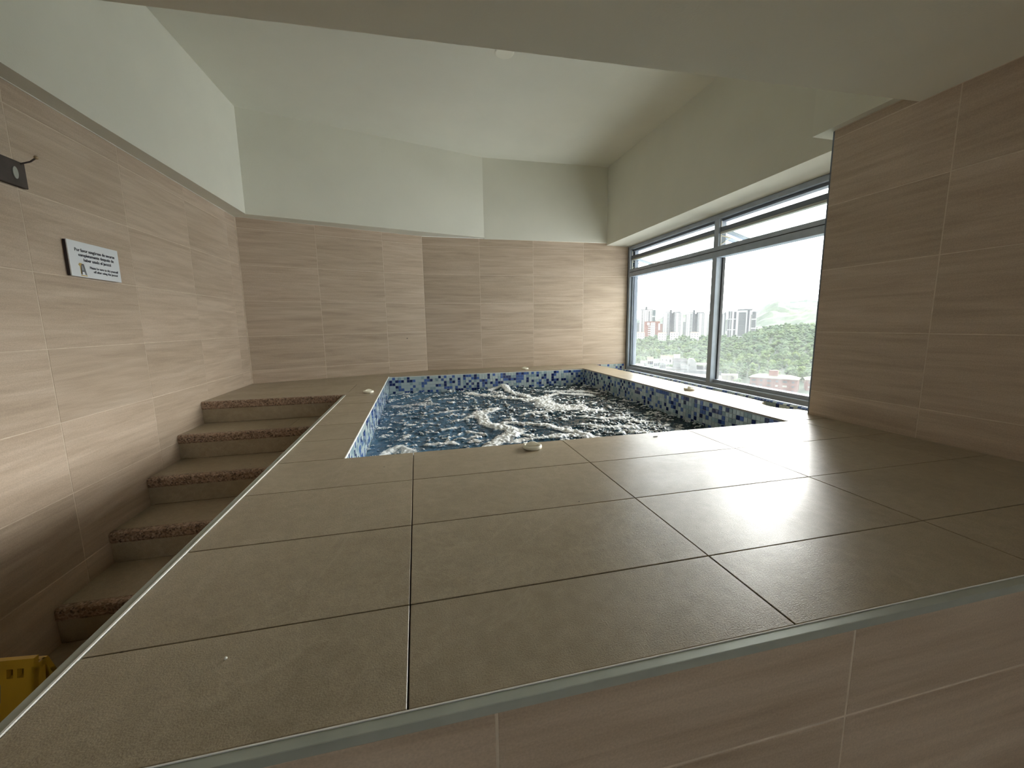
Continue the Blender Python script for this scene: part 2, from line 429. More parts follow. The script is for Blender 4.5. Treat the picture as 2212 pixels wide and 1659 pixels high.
# round blanking plate on the high ceiling
b = MB(); b.lathe([(0.0, -0.006), (0.054, -0.006), (0.061, -0.003), (0.062, 0.0)], seg=40)
disk = tag(b.build('ceiling_plate', 'plaster_low', loc=(0.632, 2.805, ZC), smooth=False),
           'round painted blanking plate on the high ceiling beside the low soffit edge', 'ceiling plate')
b = MB(); b.lathe([(0.062, -0.0015), (0.066, -0.001), (0.066, 0)], seg=40)
b.build('rim', 'plaster_white', disk)

# ------------------------------------------------------------------ window 1
XW = 2.455; WY0, WY1 = 1.675, 4.48; WB, WT = -0.078, 1.348; MY0, MY1 = 3.005, 3.068; TZ0, TZ1 = 1.005, 1.092
window = tag(empty('window_1', (XW, (WY0 + WY1) / 2, WB)), kind='structure')
window['label'] = 'grey aluminium window with two fixed panes and two open top vents beside the pool'
off = Vector((-XW, -(WY0 + WY1) / 2, -WB))
def wpart(name, mb, m, bevel=0.0): return mb.build(name, m, window, loc=off, bevel=bevel)
b = MB(); b.box(XW, XW + 0.075, WY1 - 0.045, WY1, WB, WT); wpart('jamb', b, 'aluminium', 0.002)
b = MB(); b.box(XW - 0.004, XW + 0.01, WY1 - 0.006, WY1 + 0.0, WB, WT); wpart('gasket', b, 'gasket')
for yy in (WY1 - 0.053, WY1 - 0.066):
    b = MB(); b.box(XW + 0.03, XW + 0.075, yy, yy + 0.006, WB + 0.03, TZ0); wpart('bead', b, 'aluminium')
b = MB(); b.box(XW + 0.045, XW + 0.09, WY1 - 0.075, WY1 - 0.045, WB, WT); wpart('jamb', b, 'aluminium_dark')
b = MB(); b.box(XW, XW + 0.075, WY0, WY0 + 0.045, WB, WT); wpart('jamb', b, 'aluminium', 0.002)
b = MB(); b.box(XW, XW + 0.075, WY0 + 0.045, WY1 - 0.045, WT - 0.036, WT); wpart('head', b, 'aluminium', 0.002)
b = MB(); b.box(XW + 0.03, XW + 0.085, WY0 + 0.045, WY1 - 0.045, WT - 0.056, WT - 0.036); wpart('head_rebate', b, 'aluminium_dark')
b = MB(); b.box(XW, XW + 0.075, WY0 + 0.045, WY1 - 0.045, TZ0, TZ1); b.box(XW - 0.004, XW, WY0 + 0.045, WY1 - 0.045, TZ0 + 0.045, TZ0 + 0.049)
wpart('transom', b, 'aluminium', 0.0015)
b = MB(); b.box(XW - 0.003, XW + 0.002, WY0 + 0.045, WY1 - 0.045, TZ0 + 0.049, TZ0 + 0.054); wpart('gasket', b, 'gasket')
b = MB(); b.box(XW, XW + 0.075, WY0 + 0.045, WY1 - 0.045, WB, WB + 0.035); wpart('sill_rail', b, 'aluminium', 0.0015)
b = MB(); b.box(XW + 0.03, XW + 0.085, WY0 + 0.045, WY1 - 0.045, WB + 0.03, WB + 0.062); wpart('sill_bead', b, 'aluminium', 0.001)
b = MB(); b.box(XW, XW + 0.075, MY0 + 0.006, MY1 - 0.006, WB + 0.035, TZ0); wpart('mullion', b, 'aluminium', 0.002)
b = MB(); b.box(XW, XW + 0.075, MY0, MY1 - 0.01, TZ1, WT - 0.036); wpart('mullion', b, 'aluminium', 0.002)
b = MB(); b.box(XW + 0.055, XW + 0.08, MY0 - 0.004, MY0 + 0.006, WB + 0.06, TZ0); wpart('gasket', b, 'gasket')
for y0, y1 in ((WY0 + 0.045, MY0 + 0.006), (MY1 - 0.006, WY1 - 0.045)):
    b = MB(); b.box(0, 0.005, 0, y1 - y0, 0, TZ0 - WB - 0.05)
    o = b.build('pane', 'pane_dusty', window); o.location = off + Vector((XW + 0.058, y0, WB + 0.05))
    # open top vent: top rail has slid down, sash swings out
    zt, zb, xo, xi = 1.212, 1.135, XW + 0.31, XW + 0.045
    y0_, y1_ = y0 + 0.012, y1 - 0.012
    sash = MB(); sash.box(XW + 0.012, XW + 0.05, y0_, y1_, zt - 0.006, zt + 0.030)
    so = wpart('sash', sash, 'aluminium_dark', 0.0015)
    r = MB(); r.box(XW + 0.012, XW + 0.05, y0_, y1_, zt - 0.022, zt - 0.006); r.build('bead', 'brushed_pale', so)
    for yy in (y0_ + 0.02, y1_ - 0.02):
        r = MB(); r.bar((xi, yy, zt), (xo, yy, zb), 0.034, 0.022); r.build('side_rail', 'aluminium', so)
    r = MB(); r.box(xo - 0.02, xo + 0.02, y0_, y1_, zb - 0.013, zb + 0.013); r.build('bottom_rail', 'aluminium', so)
    r = MB(); r.bar((xi, (y0_ + y1_) / 2, zt - 0.002), (xo, (y0_ + y1_) / 2, zb - 0.002), y1_ - y0_ - 0.06, 0.004); r.build('pane', 'pane_clear', so)
    for yy, sg in ((y1_ + 0.004, -1), (y0_ - 0.004, 1)):
        r = MB(); r.box(XW + 0.02, XW + 0.026, yy - 0.004, yy + 0.004, TZ1, WT - 0.055); r.build('stay_track', 'bright_lip', so)
        r = MB(); r.bar((XW + 0.023, yy, zt - 0.035), (XW + 0.10, yy + sg * 0.012, zt - 0.05), 0.012, 0.008)
        r.bar((XW + 0.023, yy, TZ1 + 0.012), (XW + 0.11, yy + sg * 0.012, zt - 0.05), 0.010, 0.006)
        r.build('stay_arm', 'steel_arm', so)

# curb below the window with its mosaic facing, trough in front of it
b = MB(); b.box(2.43, 2.75, 1.6, 4.75, ZF - 0.1, -0.092); b.box(2.60, 2.75, 1.6, 4.75, -0.092, WB)
wall_w = tag(b.build('wall_window', 'grout_pool'), kind='structure')
P = 0.0275
_mos = {}
def mosaic_mesh(i, s=0.0247, t=0.003):
    k = (i, s)
    if k not in _mos:
        b = MB(); b.box(-s / 2, s / 2, -s / 2, s / 2, -t, 0)
        o = b.build('mosaic_tile', MOS[i], bevel=0.0006); _mos[k] = o.data; bpy.data.objects.remove(o)
    return _mos[k]
def mosaics(parent, origin, u, w, nu, nw, single, stuff):
    """grid of glass mosaics; single(i,j) -> own object, others joined into stuff (MB)"""
    o = Vector(origin); u = Vector(u); w = Vector(w); nr = u.cross(w)
    s = 0.0247 / 2
    for i in range(nu):
        for j in range(nw):
            c = o + u * (P * (i + 0.5)) + w * (P * (j + 0.5)) + nr * random.uniform(-0.0003, 0.0003)
            k = pick_mosaic()
            if single(i, j): link('mosaic_tile', mosaic_mesh(k), parent, mtx=frame_mtx(c, u, w))
            else:
                q = [c + u * a * s + w * d * s for a, d in ((-1, -1), (1, -1), (1, 1), (-1, 1))]
                stuff.add([x - nr * 0.003 for x in q] + q, BF[1:], k)
st = MB()
# window curb face (normal -X): u=-Y, w=Z
nface = 101
mosaics(wall_w, (2.4265, 4.478, -0.095 - P * 4), (0, -1, 0), (0, 0, 1), nface, 4, lambda i, j: j >= 2 and i * P > 1.95, st)
# rounded top row of the curb
for i in range(nface):
    y = 4.478 - P * (i + 0.5); k = random.choices((0, 1, 2, 3), (2, 5, 4, 1))[0]; s = 0.0247 / 2
    zt = -0.083 + random.uniform(-0.0025, 0.0025)
    st.add([(2.4265, y + s, -0.0945), (2.4265, y - s, -0.0945), (2.431, y - s, zt - 0.003), (2.431, y + s, zt - 0.003), (2.4375, y - s, zt), (2.4375, y + s, zt), (2.456, y - s, zt), (2.456, y + s, zt)],
           [(0, 1, 2, 3), (3, 2, 4, 5), (5, 4, 6, 7)], k)
tag(st.build('mosaic_tile', MOS, wall_w), kind='stuff')
st = MB()
mosaics(wall_b, (2.02, Y2 - 0.0012, -0.012 - P * 12), (1, 0, 0), (0, 0, 1), 15, 12, lambda i, j: False, st)
tag(st.build('mosaic_tile', MOS, wall_b), kind='stuff')

# ------------------------------------------------------------------ deck
XO = 2.02
b = MB()
TB = -0.010
# solid body of the platform with the basin left open
b.box(LE + 0.004, PL - 0.005, YE + 0.002, 3.06, ZF, TB); b.box(XL + 0.001, PL - 0.005, 3.085, 4.9, ZF, TB)
b.box(PL - 0.005, PR + 0.005, YE + 0.002, PN - 0.005, ZF, TB); b.box(PL - 0.005, PR + 0.005, PF + 0.005, 4.9, ZF, TB)
b.box(PR + 0.005, XR + 0.02, YE + 0.002, 1.67, ZF, TB)
arc = [(XO - 0.01 + 0.10 * math.cos(t) * -1 if False else XO + 0.005 - 0.095 * math.sin(t), 1.875 + 0.115 * math.cos(t)) for t in [math.pi * k / 14 for k in range(15)]]
b.prism([(PR + 0.005, 1.66), (XO - 0.012, 1.66)] + [(x - 0.01, y) for x, y in arc[::-1] if x < XO] + [(XO - 0.012, 4.9), (PR + 0.005, 4.9)], -0.36, TB)
b.box(PR + 0.005, 2.45, 1.66, 4.9, ZF, -0.36)
deck = tag(b.build('pool_deck', 'grout_dark'), kind='structure')
b = MB(); b.box(XO - 0.05, 2.43, 1.67, 4.48, -0.36, -0.352); b.build('trough_floor', 'trough_floor', deck)
def dtile(x0, x1, y0, y1):
    link('tile', tile_mesh(x1 - x0 - 0.0024, y1 - y0 - 0.0024, 0.009, 'deck_porcelain', 0.0009), deck,
         mtx=Matrix.Translation(((x0 + x1) / 2, (y0 + y1) / 2, random.uniform(-0.0005, 0.0))))
gx = [LE, -0.0344, 0.5717, 1.1691, 1.772, XR + 0.0]
gy = [YE, 0.6753, 0.9707, 1.2753, PN]
for a, c in zip(gx[:-1], gx[1:]):
    for d, e in zip(gy[:-1], gy[1:]): dtile(a, c, d, e)
ly = [PN, 1.842, 2.136, 2.42, 2.71, 3.00]
for d, e in zip(ly[:-1], ly[1:]): dtile(LE, PL, d, e)
# landing behind the stairs, cut along the angled wall
def ptile(pts, z=0.0):
    cx = sum(p[0] for p in pts) / len(pts); cy = sum(p[1] for p in pts) / len(pts)
    b = MB(); b.prism([(x - cx, y - cy) for x, y in pts], -0.009, 0)
    return b.build('tile', 'deck_porcelain', deck, loc=(cx, cy, z - random.uniform(0, .0004)))
def wy(x): return P1.y - (P1.x - x) * math.tan(TH) - 0.002 if x < P1.x else Y2 - 0.002
g = 0.0015
ptile([(XL + 0.002, 3.088), (-0.89 - g, 3.088), (-0.89 - g, 3.60 - g), (XL + 0.002, 3.60 - g)])
ptile([(XL + 0.002, 3.60 + g), (-0.89 - g, 3.60 + g), (-0.89 - g, wy(-0.89)), (XL + 0.002, wy(-1.42))])
ptile([(-0.89 + g, 3.088), (LE - g, 3.088), (LE - g, 3.60 - g), (-0.89 + g, 3.60 - g)])
ptile([(LE + g, 3.00 + g), (PL, 3.00 + g), (PL, 3.60 - g), (LE + g, 3.60 - g)])
ptile([(-0.89 + g, 3.60 + g), (PL, 3.60 + g), (PL, wy(PL)), (-0.89 + g, wy(-0.89))])
ptile([(PL + g, PF), (0.29 - g, PF), (0.29 - g, wy(0.29)), (P1.x, wy(P1.x)), (PL + g, wy(PL))])
for x0, x1 in ((0.29, 0.91), (0.91, 1.478), (1.478, PR)): ptile([(x0 + g, PF), (x1 - g, PF), (x1 - g, Y2 - .002), (x0 + g, Y2 - .002)])
ry = [2.16, 2.76, 3.36, 3.96, 4.478]
for d, e in zip(ry[:-1], ry[1:]): ptile([(PR, d + g), (XO, d + g), (XO, e - g), (PR, e - g)])
ptile([(PR, PN + g), (XR - g, PN + g), (XR - g, 1.671), (XO, 1.671)] + [(x, y) for x, y in arc[::-1] if x < XO] + [(XO, 2.16 - g), (PR, 2.16 - g)])
# metal edge trims: flat strip, front face, raised bright lip
b = MB(); b.box(LE - 0.02, XR, YE - 0.018, YE - 0.002, -0.016, -0.0005)
b.build('edge_trim', 'trim_metal', deck, bevel=0.0008)
b = MB(); b.box(LE, XR, YE - 0.002, YE - 0.0005, -0.010, 0.0006); b.build('edge_lip', 'bright_lip', deck)  # lip coloured near-white for the highlight along the metal
b = MB(); b.box(LE - 0.02, LE - 0.003, YE - 0.018, 3.062, -0.016, -0.0005)
b.build('edge_trim', 'trim_metal', deck, bevel=0.0008)
b = MB(); b.box(LE - 0.0036, LE - 0.0004, YE, 3.062, -0.010, 0.0020); b.build('edge_lip', 'bright_lip', deck)  # near-white colour stands in for the window's gleam on this metal lip
b = MB(); b.box(PL - 0.0015, PL + 0.0015, PN, PF, -0.010, 0.0003); b.box(PL, PR, PF - 0.002, PF + 0.001, -0.013, -0.008)
b.build('edge_lip', 'bright_lip', deck)
# facing tiles of the platform: front (normal -Y) and stair side (normal -X)
b = MB(); b.box(LE - 0.01, XR, YE - 0.0132, YE + 0.004, ZF, -0.016); b.box(LE - 0.0157, LE + 0.004, YE, 3.06, ZF, -0.016)
b.build('facing_bed', 'grout_wall', deck)
tile_wall(deck, (0, YE - 0.014, 0), (1, 0, 0), [LE - 0.016, 0.078, 0.678, 1.278, 1.878, XR], [ZF, -0.783, -0.483, -0.183, -0.017], t=0.007)
tile_wall(deck, (LE - 0.0165, 0, 0), (0, -1, 0), [-3.06, -2.66, -2.06, -1.46, -0.86, -YE + 0.0], [ZF, -0.783, -0.483, -0.183, -0.017], t=0.007)

# ------------------------------------------------------------------ pool basin
b = MB()
zb = -0.95
b.add([(PL - .004, PN - .004, TB), (PR + .004, PN - .004, TB), (PR + .004, PF + .004, TB), (PL - .004, PF + .004, TB),
       (PL - .004, PN - .004, zb), (PR + .004, PN - .004, zb), (PR + .004, PF + .004, zb), (PL - .004, PF + .004, zb)],
      [(0, 1, 5, 4), (1, 2, 6, 5), (2, 3, 7, 6), (3, 0, 4, 7), (4, 5, 6, 7)])
pool = tag(mesh_obj('whirlpool_basin', b.v, b.f, 'grout_pool'),
           'square sunken whirlpool basin lined with blue and white glass mosaic', 'pool')
st = MB(); zt0 = -0.013
# right wall, normal -X (the 50 columns nearest the camera as single tiles)
mosaics(pool, (PR, PF - 0.001, zt0 - 7 * P), (0, -1, 0), (0, 0, 1), 91, 7, lambda i, j: j >= 1 and i >= 41, st)
mosaics(pool, (PL, PN + 0.001, zt0 - 7 * P), (0, 1, 0), (0, 0, 1), 91, 7, lambda i, j: False, st)
mosaics(pool, (PL + 0.002, PF, zt0 - 7 * P), (1, 0, 0), (0, 0, 1), 73, 7, lambda i, j: False, st)
mosaics(pool, (PR - 0.002, PN, zt0 - 7 * P), (-1, 0, 0), (0, 0, 1), 73, 7, lambda i, j: False, st)
tag(st.build('mosaic_tile', MOS, pool), kind='stuff')

# ------------------------------------------------------------------ water
def vnoise(x, y, seed):
    r = np.random.default_rng(seed); T = r.random((256, 256))
    xi = np.floor(x).astype(int); yi = np.floor(y).astype(int); fx_ = x - xi; fy_ = y - yi
    fx_ = fx_ * fx_ * (3 - 2 * fx_); fy_ = fy_ * fy_ * (3 - 2 * fy_)
    a = T[xi % 256, yi % 256]; b_ = T[(xi + 1) % 256, yi % 256]; c_ = T[xi % 256, (yi + 1) % 256]; d_ = T[(xi + 1) % 256, (yi + 1) % 256]
    return (a * (1 - fx_) + b_ * fx_) * (1 - fy_) + (c_ * (1 - fx_) + d_ * fx_) * fy_
def fbm(x, y, f, seed, octv=4):
    s = 0; a = 0.5; t = 0
    for k in range(octv): s = s + a * vnoise(x * f + 17.3 * k, y * f + 9.1 * k, seed + k); t += a; a *= 0.55; f *= 2.03
    return s / t
CUR = [
 (0.055, 1.0, [(0.45, 3.84), (0.57, 3.68), (0.71, 3.56), (0.82, 3.4), (0.92, 3.32), (1.04, 3.37), (1.15, 3.49), (1.3, 3.56), (1.4, 3.48), (1.48, 3.36)]),
 (0.05, 1.1, [(0.69, 3.91), (0.80, 3.99), (0.86, 3.8), (0.92, 3.59), (0.98, 3.40)]),
 (0.10, 1.2, [(1.02, 3.34), (1.01, 3.14), (1.02, 3.0), (1.06, 2.92), (1.15, 2.92)]),
 (0.055, 1.25, [(0.57, 3.04), (0.47, 2.97), (0.39, 2.91), (0.41, 2.76), (0.42, 2.61), (0.46, 2.5), (0.52, 2.46), (0.56, 2.43), (0.56, 2.33), (0.51, 2.25), (0.44, 2.19), (0.37, 2.12), (0.33, 2.02)]),
 (0.045, 1.0, [(0.54, 2.57), (0.62, 2.57), (0.7, 2.52), (0.76, 2.46), (0.82, 2.38), (0.87, 2.3), (0.92, 2.22), (0.96, 2.12)]),
 (0.03, 0.9, [(0.24, 2.76), (0.31, 2.79), (0.38, 2.83)]), (0.035, 0.9, [(0.72, 2.78), (0.81, 2.8), (0.92, 2.8)]),
 (0.04, 0.9, [(0.50, 2.14), (0.67, 2.16), (0.77, 2.17), (0.88, 2.18)]), (0.05, 0.8, [(-0.20, 2.05), (-0.19, 2.15), (-0.12, 2.21), (-0.06, 2.12), (-0.05, 2.0)]),
 (0.06, 0.55, [(-0.21, 3.38), (-0.1, 3.4), (0.01, 3.42), (0.1, 3.35)]), (0.04, 0.75, [(0.05, 2.21), (0.12, 2.24), (0.19, 2.2)]),
 (0.025, 0.8, [(0.12, 2.52), (0.2, 2.52)]), (0.03, 0.8, [(0.28, 2.43), (0.37, 2.36)]), (0.05, 0.8, [(1.19, 2.94), (1.22, 2.83), (1.32, 2.77)]),
 (0.06, 0.7, [(1.6, 3.45), (1.5, 3.58), (1.39, 3.68), (1.2, 3.7)]), (0.05, 0.7, [(1.1, 2.6), (1.25, 2.5), (1.4, 2.52)]), (0.05, 0.7, [(1.0, 2.4), (1.15, 2.28), (1.3, 2.25)]),
 (0.04, 0.6, [(0.1, 3.0), (0.2, 3.08), (0.3, 3.1)]), (0.035, 0.6, [(0.0, 2.7), (0.08, 2.72)]), (0.035, 0.6, [(0.15, 3.6), (0.3, 3.62)])]
nx, ny = 380, 470
gxw = np.linspace(PL + 0.002, PR - 0.002, nx); gyw = np.linspace(PN + 0.002, PF - 0.002, ny)
Xg, Yg = np.meshgrid(gxw, gyw)
wx = Xg + 0.07 * (fbm(Xg, Yg, 9, 11) - 0.5) + 0.025 * (fbm(Xg, Yg, 34, 12) - 0.5)
wyy = Yg + 0.09 * (fbm(Xg, Yg, 9, 21) - 0.5) + 0.03 * (fbm(Xg, Yg, 34, 22) - 0.5)
foam = np.zeros_like(Xg)
for wid, amp, pts in CUR:
    for (ax, ay), (bx, by) in zip(pts[:-1], pts[1:]):
        dx, dy = bx - ax, by - ay
        t = np.clip(((wx - ax) * dx + (wyy - ay) * dy) / (dx * dx + dy * dy), 0, 1)
        d = np.hypot(wx - ax - t * dx, wyy - ay - t * dy)
        foam = np.maximum(foam, amp * np.clip(1.25 - d / wid, 0, 1))
pat = fbm(wx, wyy, 7, 31, 5)
sc_ = np.clip((fbm(wx * 1.0, wyy * 1.6, 13, 41, 4) - 0.585) * 7, 0, 1) * np.clip((pat - 0.42) * 5, 0, 1)
glitter_side = np.clip((Xg - 0.75) * 1.6, 0, 1) * np.clip((3.5 - Yg) * 1.5, 0, 1)  # extra foam flecks on this side paint in window glitter on the ripples
flecks = np.clip((fbm(wx * 1.2, wyy * 2.2, 22, 51, 4) - 0.625 + 0.065 * glitter_side) * 10, 0, 1)
lace = np.clip(1 - np.abs(fbm(wx, wyy * 1.5, 11, 61, 4) - 0.5) * 26, 0, 1) * np.clip((fbm(Xg, Yg, 3.1, 71) - 0.44) * 6, 0, 1)
foam = np.maximum(foam, 0.85 * sc_); foam = np.maximum(foam, 0.75 * flecks); foam = np.maximum(foam, 0.5 * lace)
foam = foam * (0.62 + 0.75 * fbm(Xg, Yg, 60, 81, 3))
foam = np.clip(foam, 0, 1.2)
rip = (fbm(wx, wyy * 1.3, 8, 91, 5) - 0.5) * 0.024 + (fbm(wx * 1.1, wyy * 1.8, 26, 95, 4) - 0.5) * 0.009
bump = np.exp(-((Xg - 0.83) ** 2 + (Yg - 3.93) ** 2) / 0.0075) * 0.045
Zg = -0.172 + rip + bump + 0.014 * np.clip(foam, 0, 1) * (0.5 + fbm(Xg, Yg, 75, 101, 2))
milky = np.clip(1.25 - (Xg - PL) * 0.95, 0, 1) * (0.4 + 0.9 * fbm(Xg, Yg, 4, 111))
me = bpy.data.meshes.new('water')
V = np.stack([Xg, Yg, Zg], -1).reshape(-1, 3)
ii = np.arange((ny - 1) * (nx - 1)); r_ = ii // (nx - 1); c_ = ii % (nx - 1); q0 = r_ * nx + c_
Fq = np.stack([q0, q0 + 1, q0 + nx + 1, q0 + nx], -1)
me.vertices.add(len(V)); me.vertices.foreach_set('co', V.ravel())
me.loops.add(Fq.size); me.loops.foreach_set('vertex_index', Fq.ravel().astype(np.int32))
me.polygons.add(len(Fq)); me.polygons.foreach_set('loop_start', np.arange(0, Fq.size, 4, dtype=np.int32))
me.polygons.foreach_set('use_smooth', np.ones(len(Fq), bool))
me.update(calc_edges=True)
for nm, arr in (('foam', foam), ('milky', milky)):
    at_ = me.attributes.new(nm, 'FLOAT', 'POINT'); at_.data.foreach_set('value', arr.ravel().astype(np.float32))
m, n, out = mat('whirl_water')
a1 = N(n, 'ShaderNodeAttribute'); a1.attribute_name = 'foam'; a2 = N(n, 'ShaderNodeAttribute'); a2.attribute_name = 'milky'
vec = objvec(n, rnd=False)
fn = noise(n, vec, 150, 4, 0.7)
ff = math_(n, 'ADD', a1.outputs['Fac'], math_(n, 'MULTIPLY', math_(n, 'SUBTRACT', fn, 0.5), 1.25))
fm = ramp(n, [(0.42, (0, 0, 0)), (0.62, (1, 1, 1))], ff).outputs[0]
wc = mix(n, a2.outputs['Fac'], (0.018, 0.045, 0.062), (0.075, 0.175, 0.29))
wcl = ramp(n, [(0.25, (0, 0, 0)), (0.9, (1, 1, 1))], a1.outputs['Fac']).outputs[0]
wc = mix(n, math_(n, 'MULTIPLY', wcl, 0.45), wc, (0.23, 0.34, 0.42))
wb = N(n, 'ShaderNodeBsdfPrincipled', Roughness=0.06, IOR=1.333)
n.links.new(wc, wb.inputs['Base Color'])
bp = N(n, 'ShaderNodeBump', Distance=0.004, Strength=0.45); n.links.new(noise(n, vec, 55, 4, 0.55), bp.inputs['Height']); n.links.new(bp.outputs[0], wb.inputs['Normal'])
fb = N(n, 'ShaderNodeBsdfPrincipled', Roughness=0.5); fb.inputs['Base Color'].default_value = (0.93, 0.95, 0.96, 1)
fb.inputs['Subsurface Weight'].default_value = 0.0
bp2 = N(n, 'ShaderNodeBump', Distance=0.004, Strength=0.6); n.links.new(noise(n, vec, 170, 3, 0.7), bp2.inputs['Height']); n.links.new(bp2.outputs[0], fb.inputs['Normal'])
ms = n.nodes.new('ShaderNodeMixShader'); n.links.new(fm, ms.inputs[0]); n.links.new(wb.outputs[0], ms.inputs[1]); n.links.new(fb.outputs[0], ms.inputs[2])
n.links.new(ms.outputs[0], out.inputs[0])
me.materials.append(m)
water = link('water', me)
tag(water, 'churning dark blue water with white foam filling the mosaic pool', 'water', kind='stuff')

# ------------------------------------------------------------------ stairs
stairs = tag(empty('staircase', ((XL + LE) / 2, 1.8, ZF)), 'narrow tiled stairs with speckled granite nosings between left wall and deck', 'stairs')
so_ = Vector((-(XL + LE) / 2, -1.8, -ZF))
SX0, SX1 = XL + 0.001, LE - 0.018
SY = [3.073, 2.757, 2.436, 2.13, 1.805, 1.49]; SZ = [0, -0.1475, -0.295, -0.4425, -0.59, -0.7375]
for k in range(6):
    y, z = SY[k], SZ[k]; zn = SZ[k + 1] if k < 5 else ZF
    x1 = SX1 if k else LE - 0.001
    b = MB(); b.box(SX0, x1, y + 0.014, y + 0.35 if k else y + 0.02, zn if k else zn, z - 0.012); b.build('core', 'grout_dark', stairs, loc=so_)
    b = MB(); b.box(SX0, x1, y + 0.006, y + 0.014, zn + 0.001, z - 0.05); b.build('riser', 'deck_porcelain', stairs, loc=so_)
    # rounded granite nosing
    prof = []
    r = 0.012
    for t in range(5): a = math.pi / 2 * t / 4; prof.append((y + r - r * math.sin(math.pi / 2 - a) if False else y + r * (1 - math.sin(a)), z - r * (1 - math.cos(a))))
    prof = [(y + 0.034, z), (y + 0.012, z), (y + 0.006, z - 0.002), (y + 0.0015, z - 0.007), (y, z - 0.014), (y, z - 0.044), (y + 0.004, z - 0.052), (y + 0.034, z - 0.052)] if k else \
           [(y + 0.015, z), (y + 0.006, z - 0.001), (y + 0.001, z - 0.006), (y, z - 0.012), (y, z - 0.046), (y + 0.004, z - 0.052), (y + 0.015, z - 0.052)]
    K = len(prof); b = MB()
    b.add([(SX0, p, q) for p, q in prof] + [(x1, p, q) for p, q in prof], [tuple(range(K)), tuple(range(2 * K - 1, K - 1, -1))] + [(i, i + K, (i + 1) % K + K, (i + 1) % K) for i in range(K)])
    b.build('nosing', 'granite', stairs, loc=so_)
    if k:
        xs = [SX0, -0.83, SX1]
        for a, c in zip(xs[:-1], xs[1:]):
            b = MB(); b.box(a + .001, c - .001, y + 0.036, SY[k - 1] + 0.006, z - 0.012, z - 0.0005)
            b.build('tread', 'deck_porcelain', stairs, loc=so_)

# ------------------------------------------------------------------ air valve dials on the deck
def dial(x, y, rz, label):
    t = tag(empty('air_valve_dial', (x, y, 0), rz), label, 'valve dial', 'air valve dials around the pool')
    b = MB(); b.lathe([(0.033, 0.0), (0.0365, 0.002), (0.0375, 0.007), (0.036, 0.0125), (0.0325, 0.0150), (0.030, 0.0145), (0.028, 0.0115), (0.0, 0.0105)], seg=44)
    b.build('base', 'ivory_plastic', t, smooth=True)
    # half-disc grip standing across the dial
    b = MB(); pts = [(0.0275 * math.cos(a), 0.010 + 0.0165 * math.sin(a)) for a in [math.pi * k / 16 for k in range(17)]]
    k = len(pts)
    b.add([(p, -0.0045, q) for p, q in pts] + [(p * 0.93, 0.0045, q) for p, q in pts], [tuple(range(k)), tuple(range(2 * k - 1, k - 1, -1))] + [(i, i + k, (i + 1) % k + k, (i + 1) % k) for i in range(k)])
    b.build('grip', 'ivory_plastic', t, bevel=0.0)
    return t
dial(0.422, 1.489, -0.22, 'ivory dial with half-disc grip on near deck, largest of the four dials')
dial(-0.368, 3.123, 0.35, 'ivory air dial between the top of the stairs and the left pool edge')
dial(1.118, 4.213, -0.3, 'small ivory air dial on the far deck strip below the back wall')
dial(1.877, 2.505, 1.15, 'shaded air dial on the bright ledge beside the window, grip seen end-on')

# debris on the deck
b = MB(); b.lathe([(0.0, 0.0), (0.0022, 0.0005), (0.0026, 0.002), (0.0014, 0.0036), (0.0, 0.004)], seg=10)
tag(b.build('pebble', 'stone_debris', loc=(-0.299, 0.62, 0)), 'tiny white pebble on the near left deck tile', 'pebble')

b = MB(); b.prism([(-0.012, -0.003), (0.006, -0.004), (0.013, 0.001), (0.004, 0.004), (-0.008, 0.003)], 0.0002, 0.0018)
tag(b.build('bark_flake', 'dark_wood', loc=(0.969, 1.500, 0.0)), 'small dark flake lying on the deck tile right of the near dial', 'flake')

# ------------------------------------------------------------------ sign on the left wall
SYc, SZc = (2.147 + 2.448) / 2, (0.717 + 0.868) / 2
sg = tag(empty('wall_sign', (XL + 0.002, SYc, SZc)), 'white rectangular notice in Spanish and English with dark lettering on the left wall', 'sign')
b = MB(); b.box(0.012, 0.016, -0.1505, 0.1505, -0.0755, 0.0755); b.build('plate', 'sign_white', sg)
b = MB(); b.box(0.001, 0.012, -0.1495, 0.1495, -0.0745, 0.0745); b.build('gap_shade', 'sign_gap_shade', sg)  # near-black block painting the shadow in the gap behind the plate
def text(s, y, z, size, parent, m='ink', name='lettering', bold=0.012, width=None):
    cu = bpy.data.curves.new('t', 'FONT'); cu.body = s; cu.size = size; cu.align_x = 'CENTER'; cu.align_y = 'CENTER'; cu.offset = size * bold; cu.extrude = 0.0003
    to = bpy.data.objects.new('t', cu); COL.objects.link(to)
    dg = bpy.context.evaluated_depsgraph_get()
    me = bpy.data.meshes.new_from_object(to.evaluated_get(dg)); bpy.data.objects.remove(to)
    xs = [v.co.x for v in me.vertices]; w = max(xs) - min(xs)
    kx = width / w if width else 1
    for v in me.vertices: v.co.x *= kx
    me.materials.clear(); me.materials.append(MT[m])
    o = link(name, me, parent, mtx=frame_mtx((0.0164, y, z), (0, 1, 0), (0, 0, 1)))
    return o
text('Por favor asegúrese de secarse', 0.004, 0.039, 0.0185, sg, width=0.238, bold=0.022)
text('completamente después de', 0.008, 0.019, 0.0185, sg, width=0.212, bold=0.022)
text('haber usado el jacuzzi', 0.010, -0.001, 0.0185, sg, width=0.165, bold=0.022)
text('Please be sure to dry yourself', 0.045, -0.030, 0.0145, sg, width=0.178, bold=0.018)
text('off after using the jacuzzi', 0.052, -0.046, 0.0145, sg, width=0.152, bold=0.018)
em = empty('emblem', (0.0164, -0.083, -0.0425)); em.parent = sg
def flat(name, pts, m, d=0.0004):
    b = MB(); b.prism(pts, 0, d); return b.build(name, m, em, mtx=frame_mtx((0, 0, 0), (0, 1, 0), (0, 0, 1)))
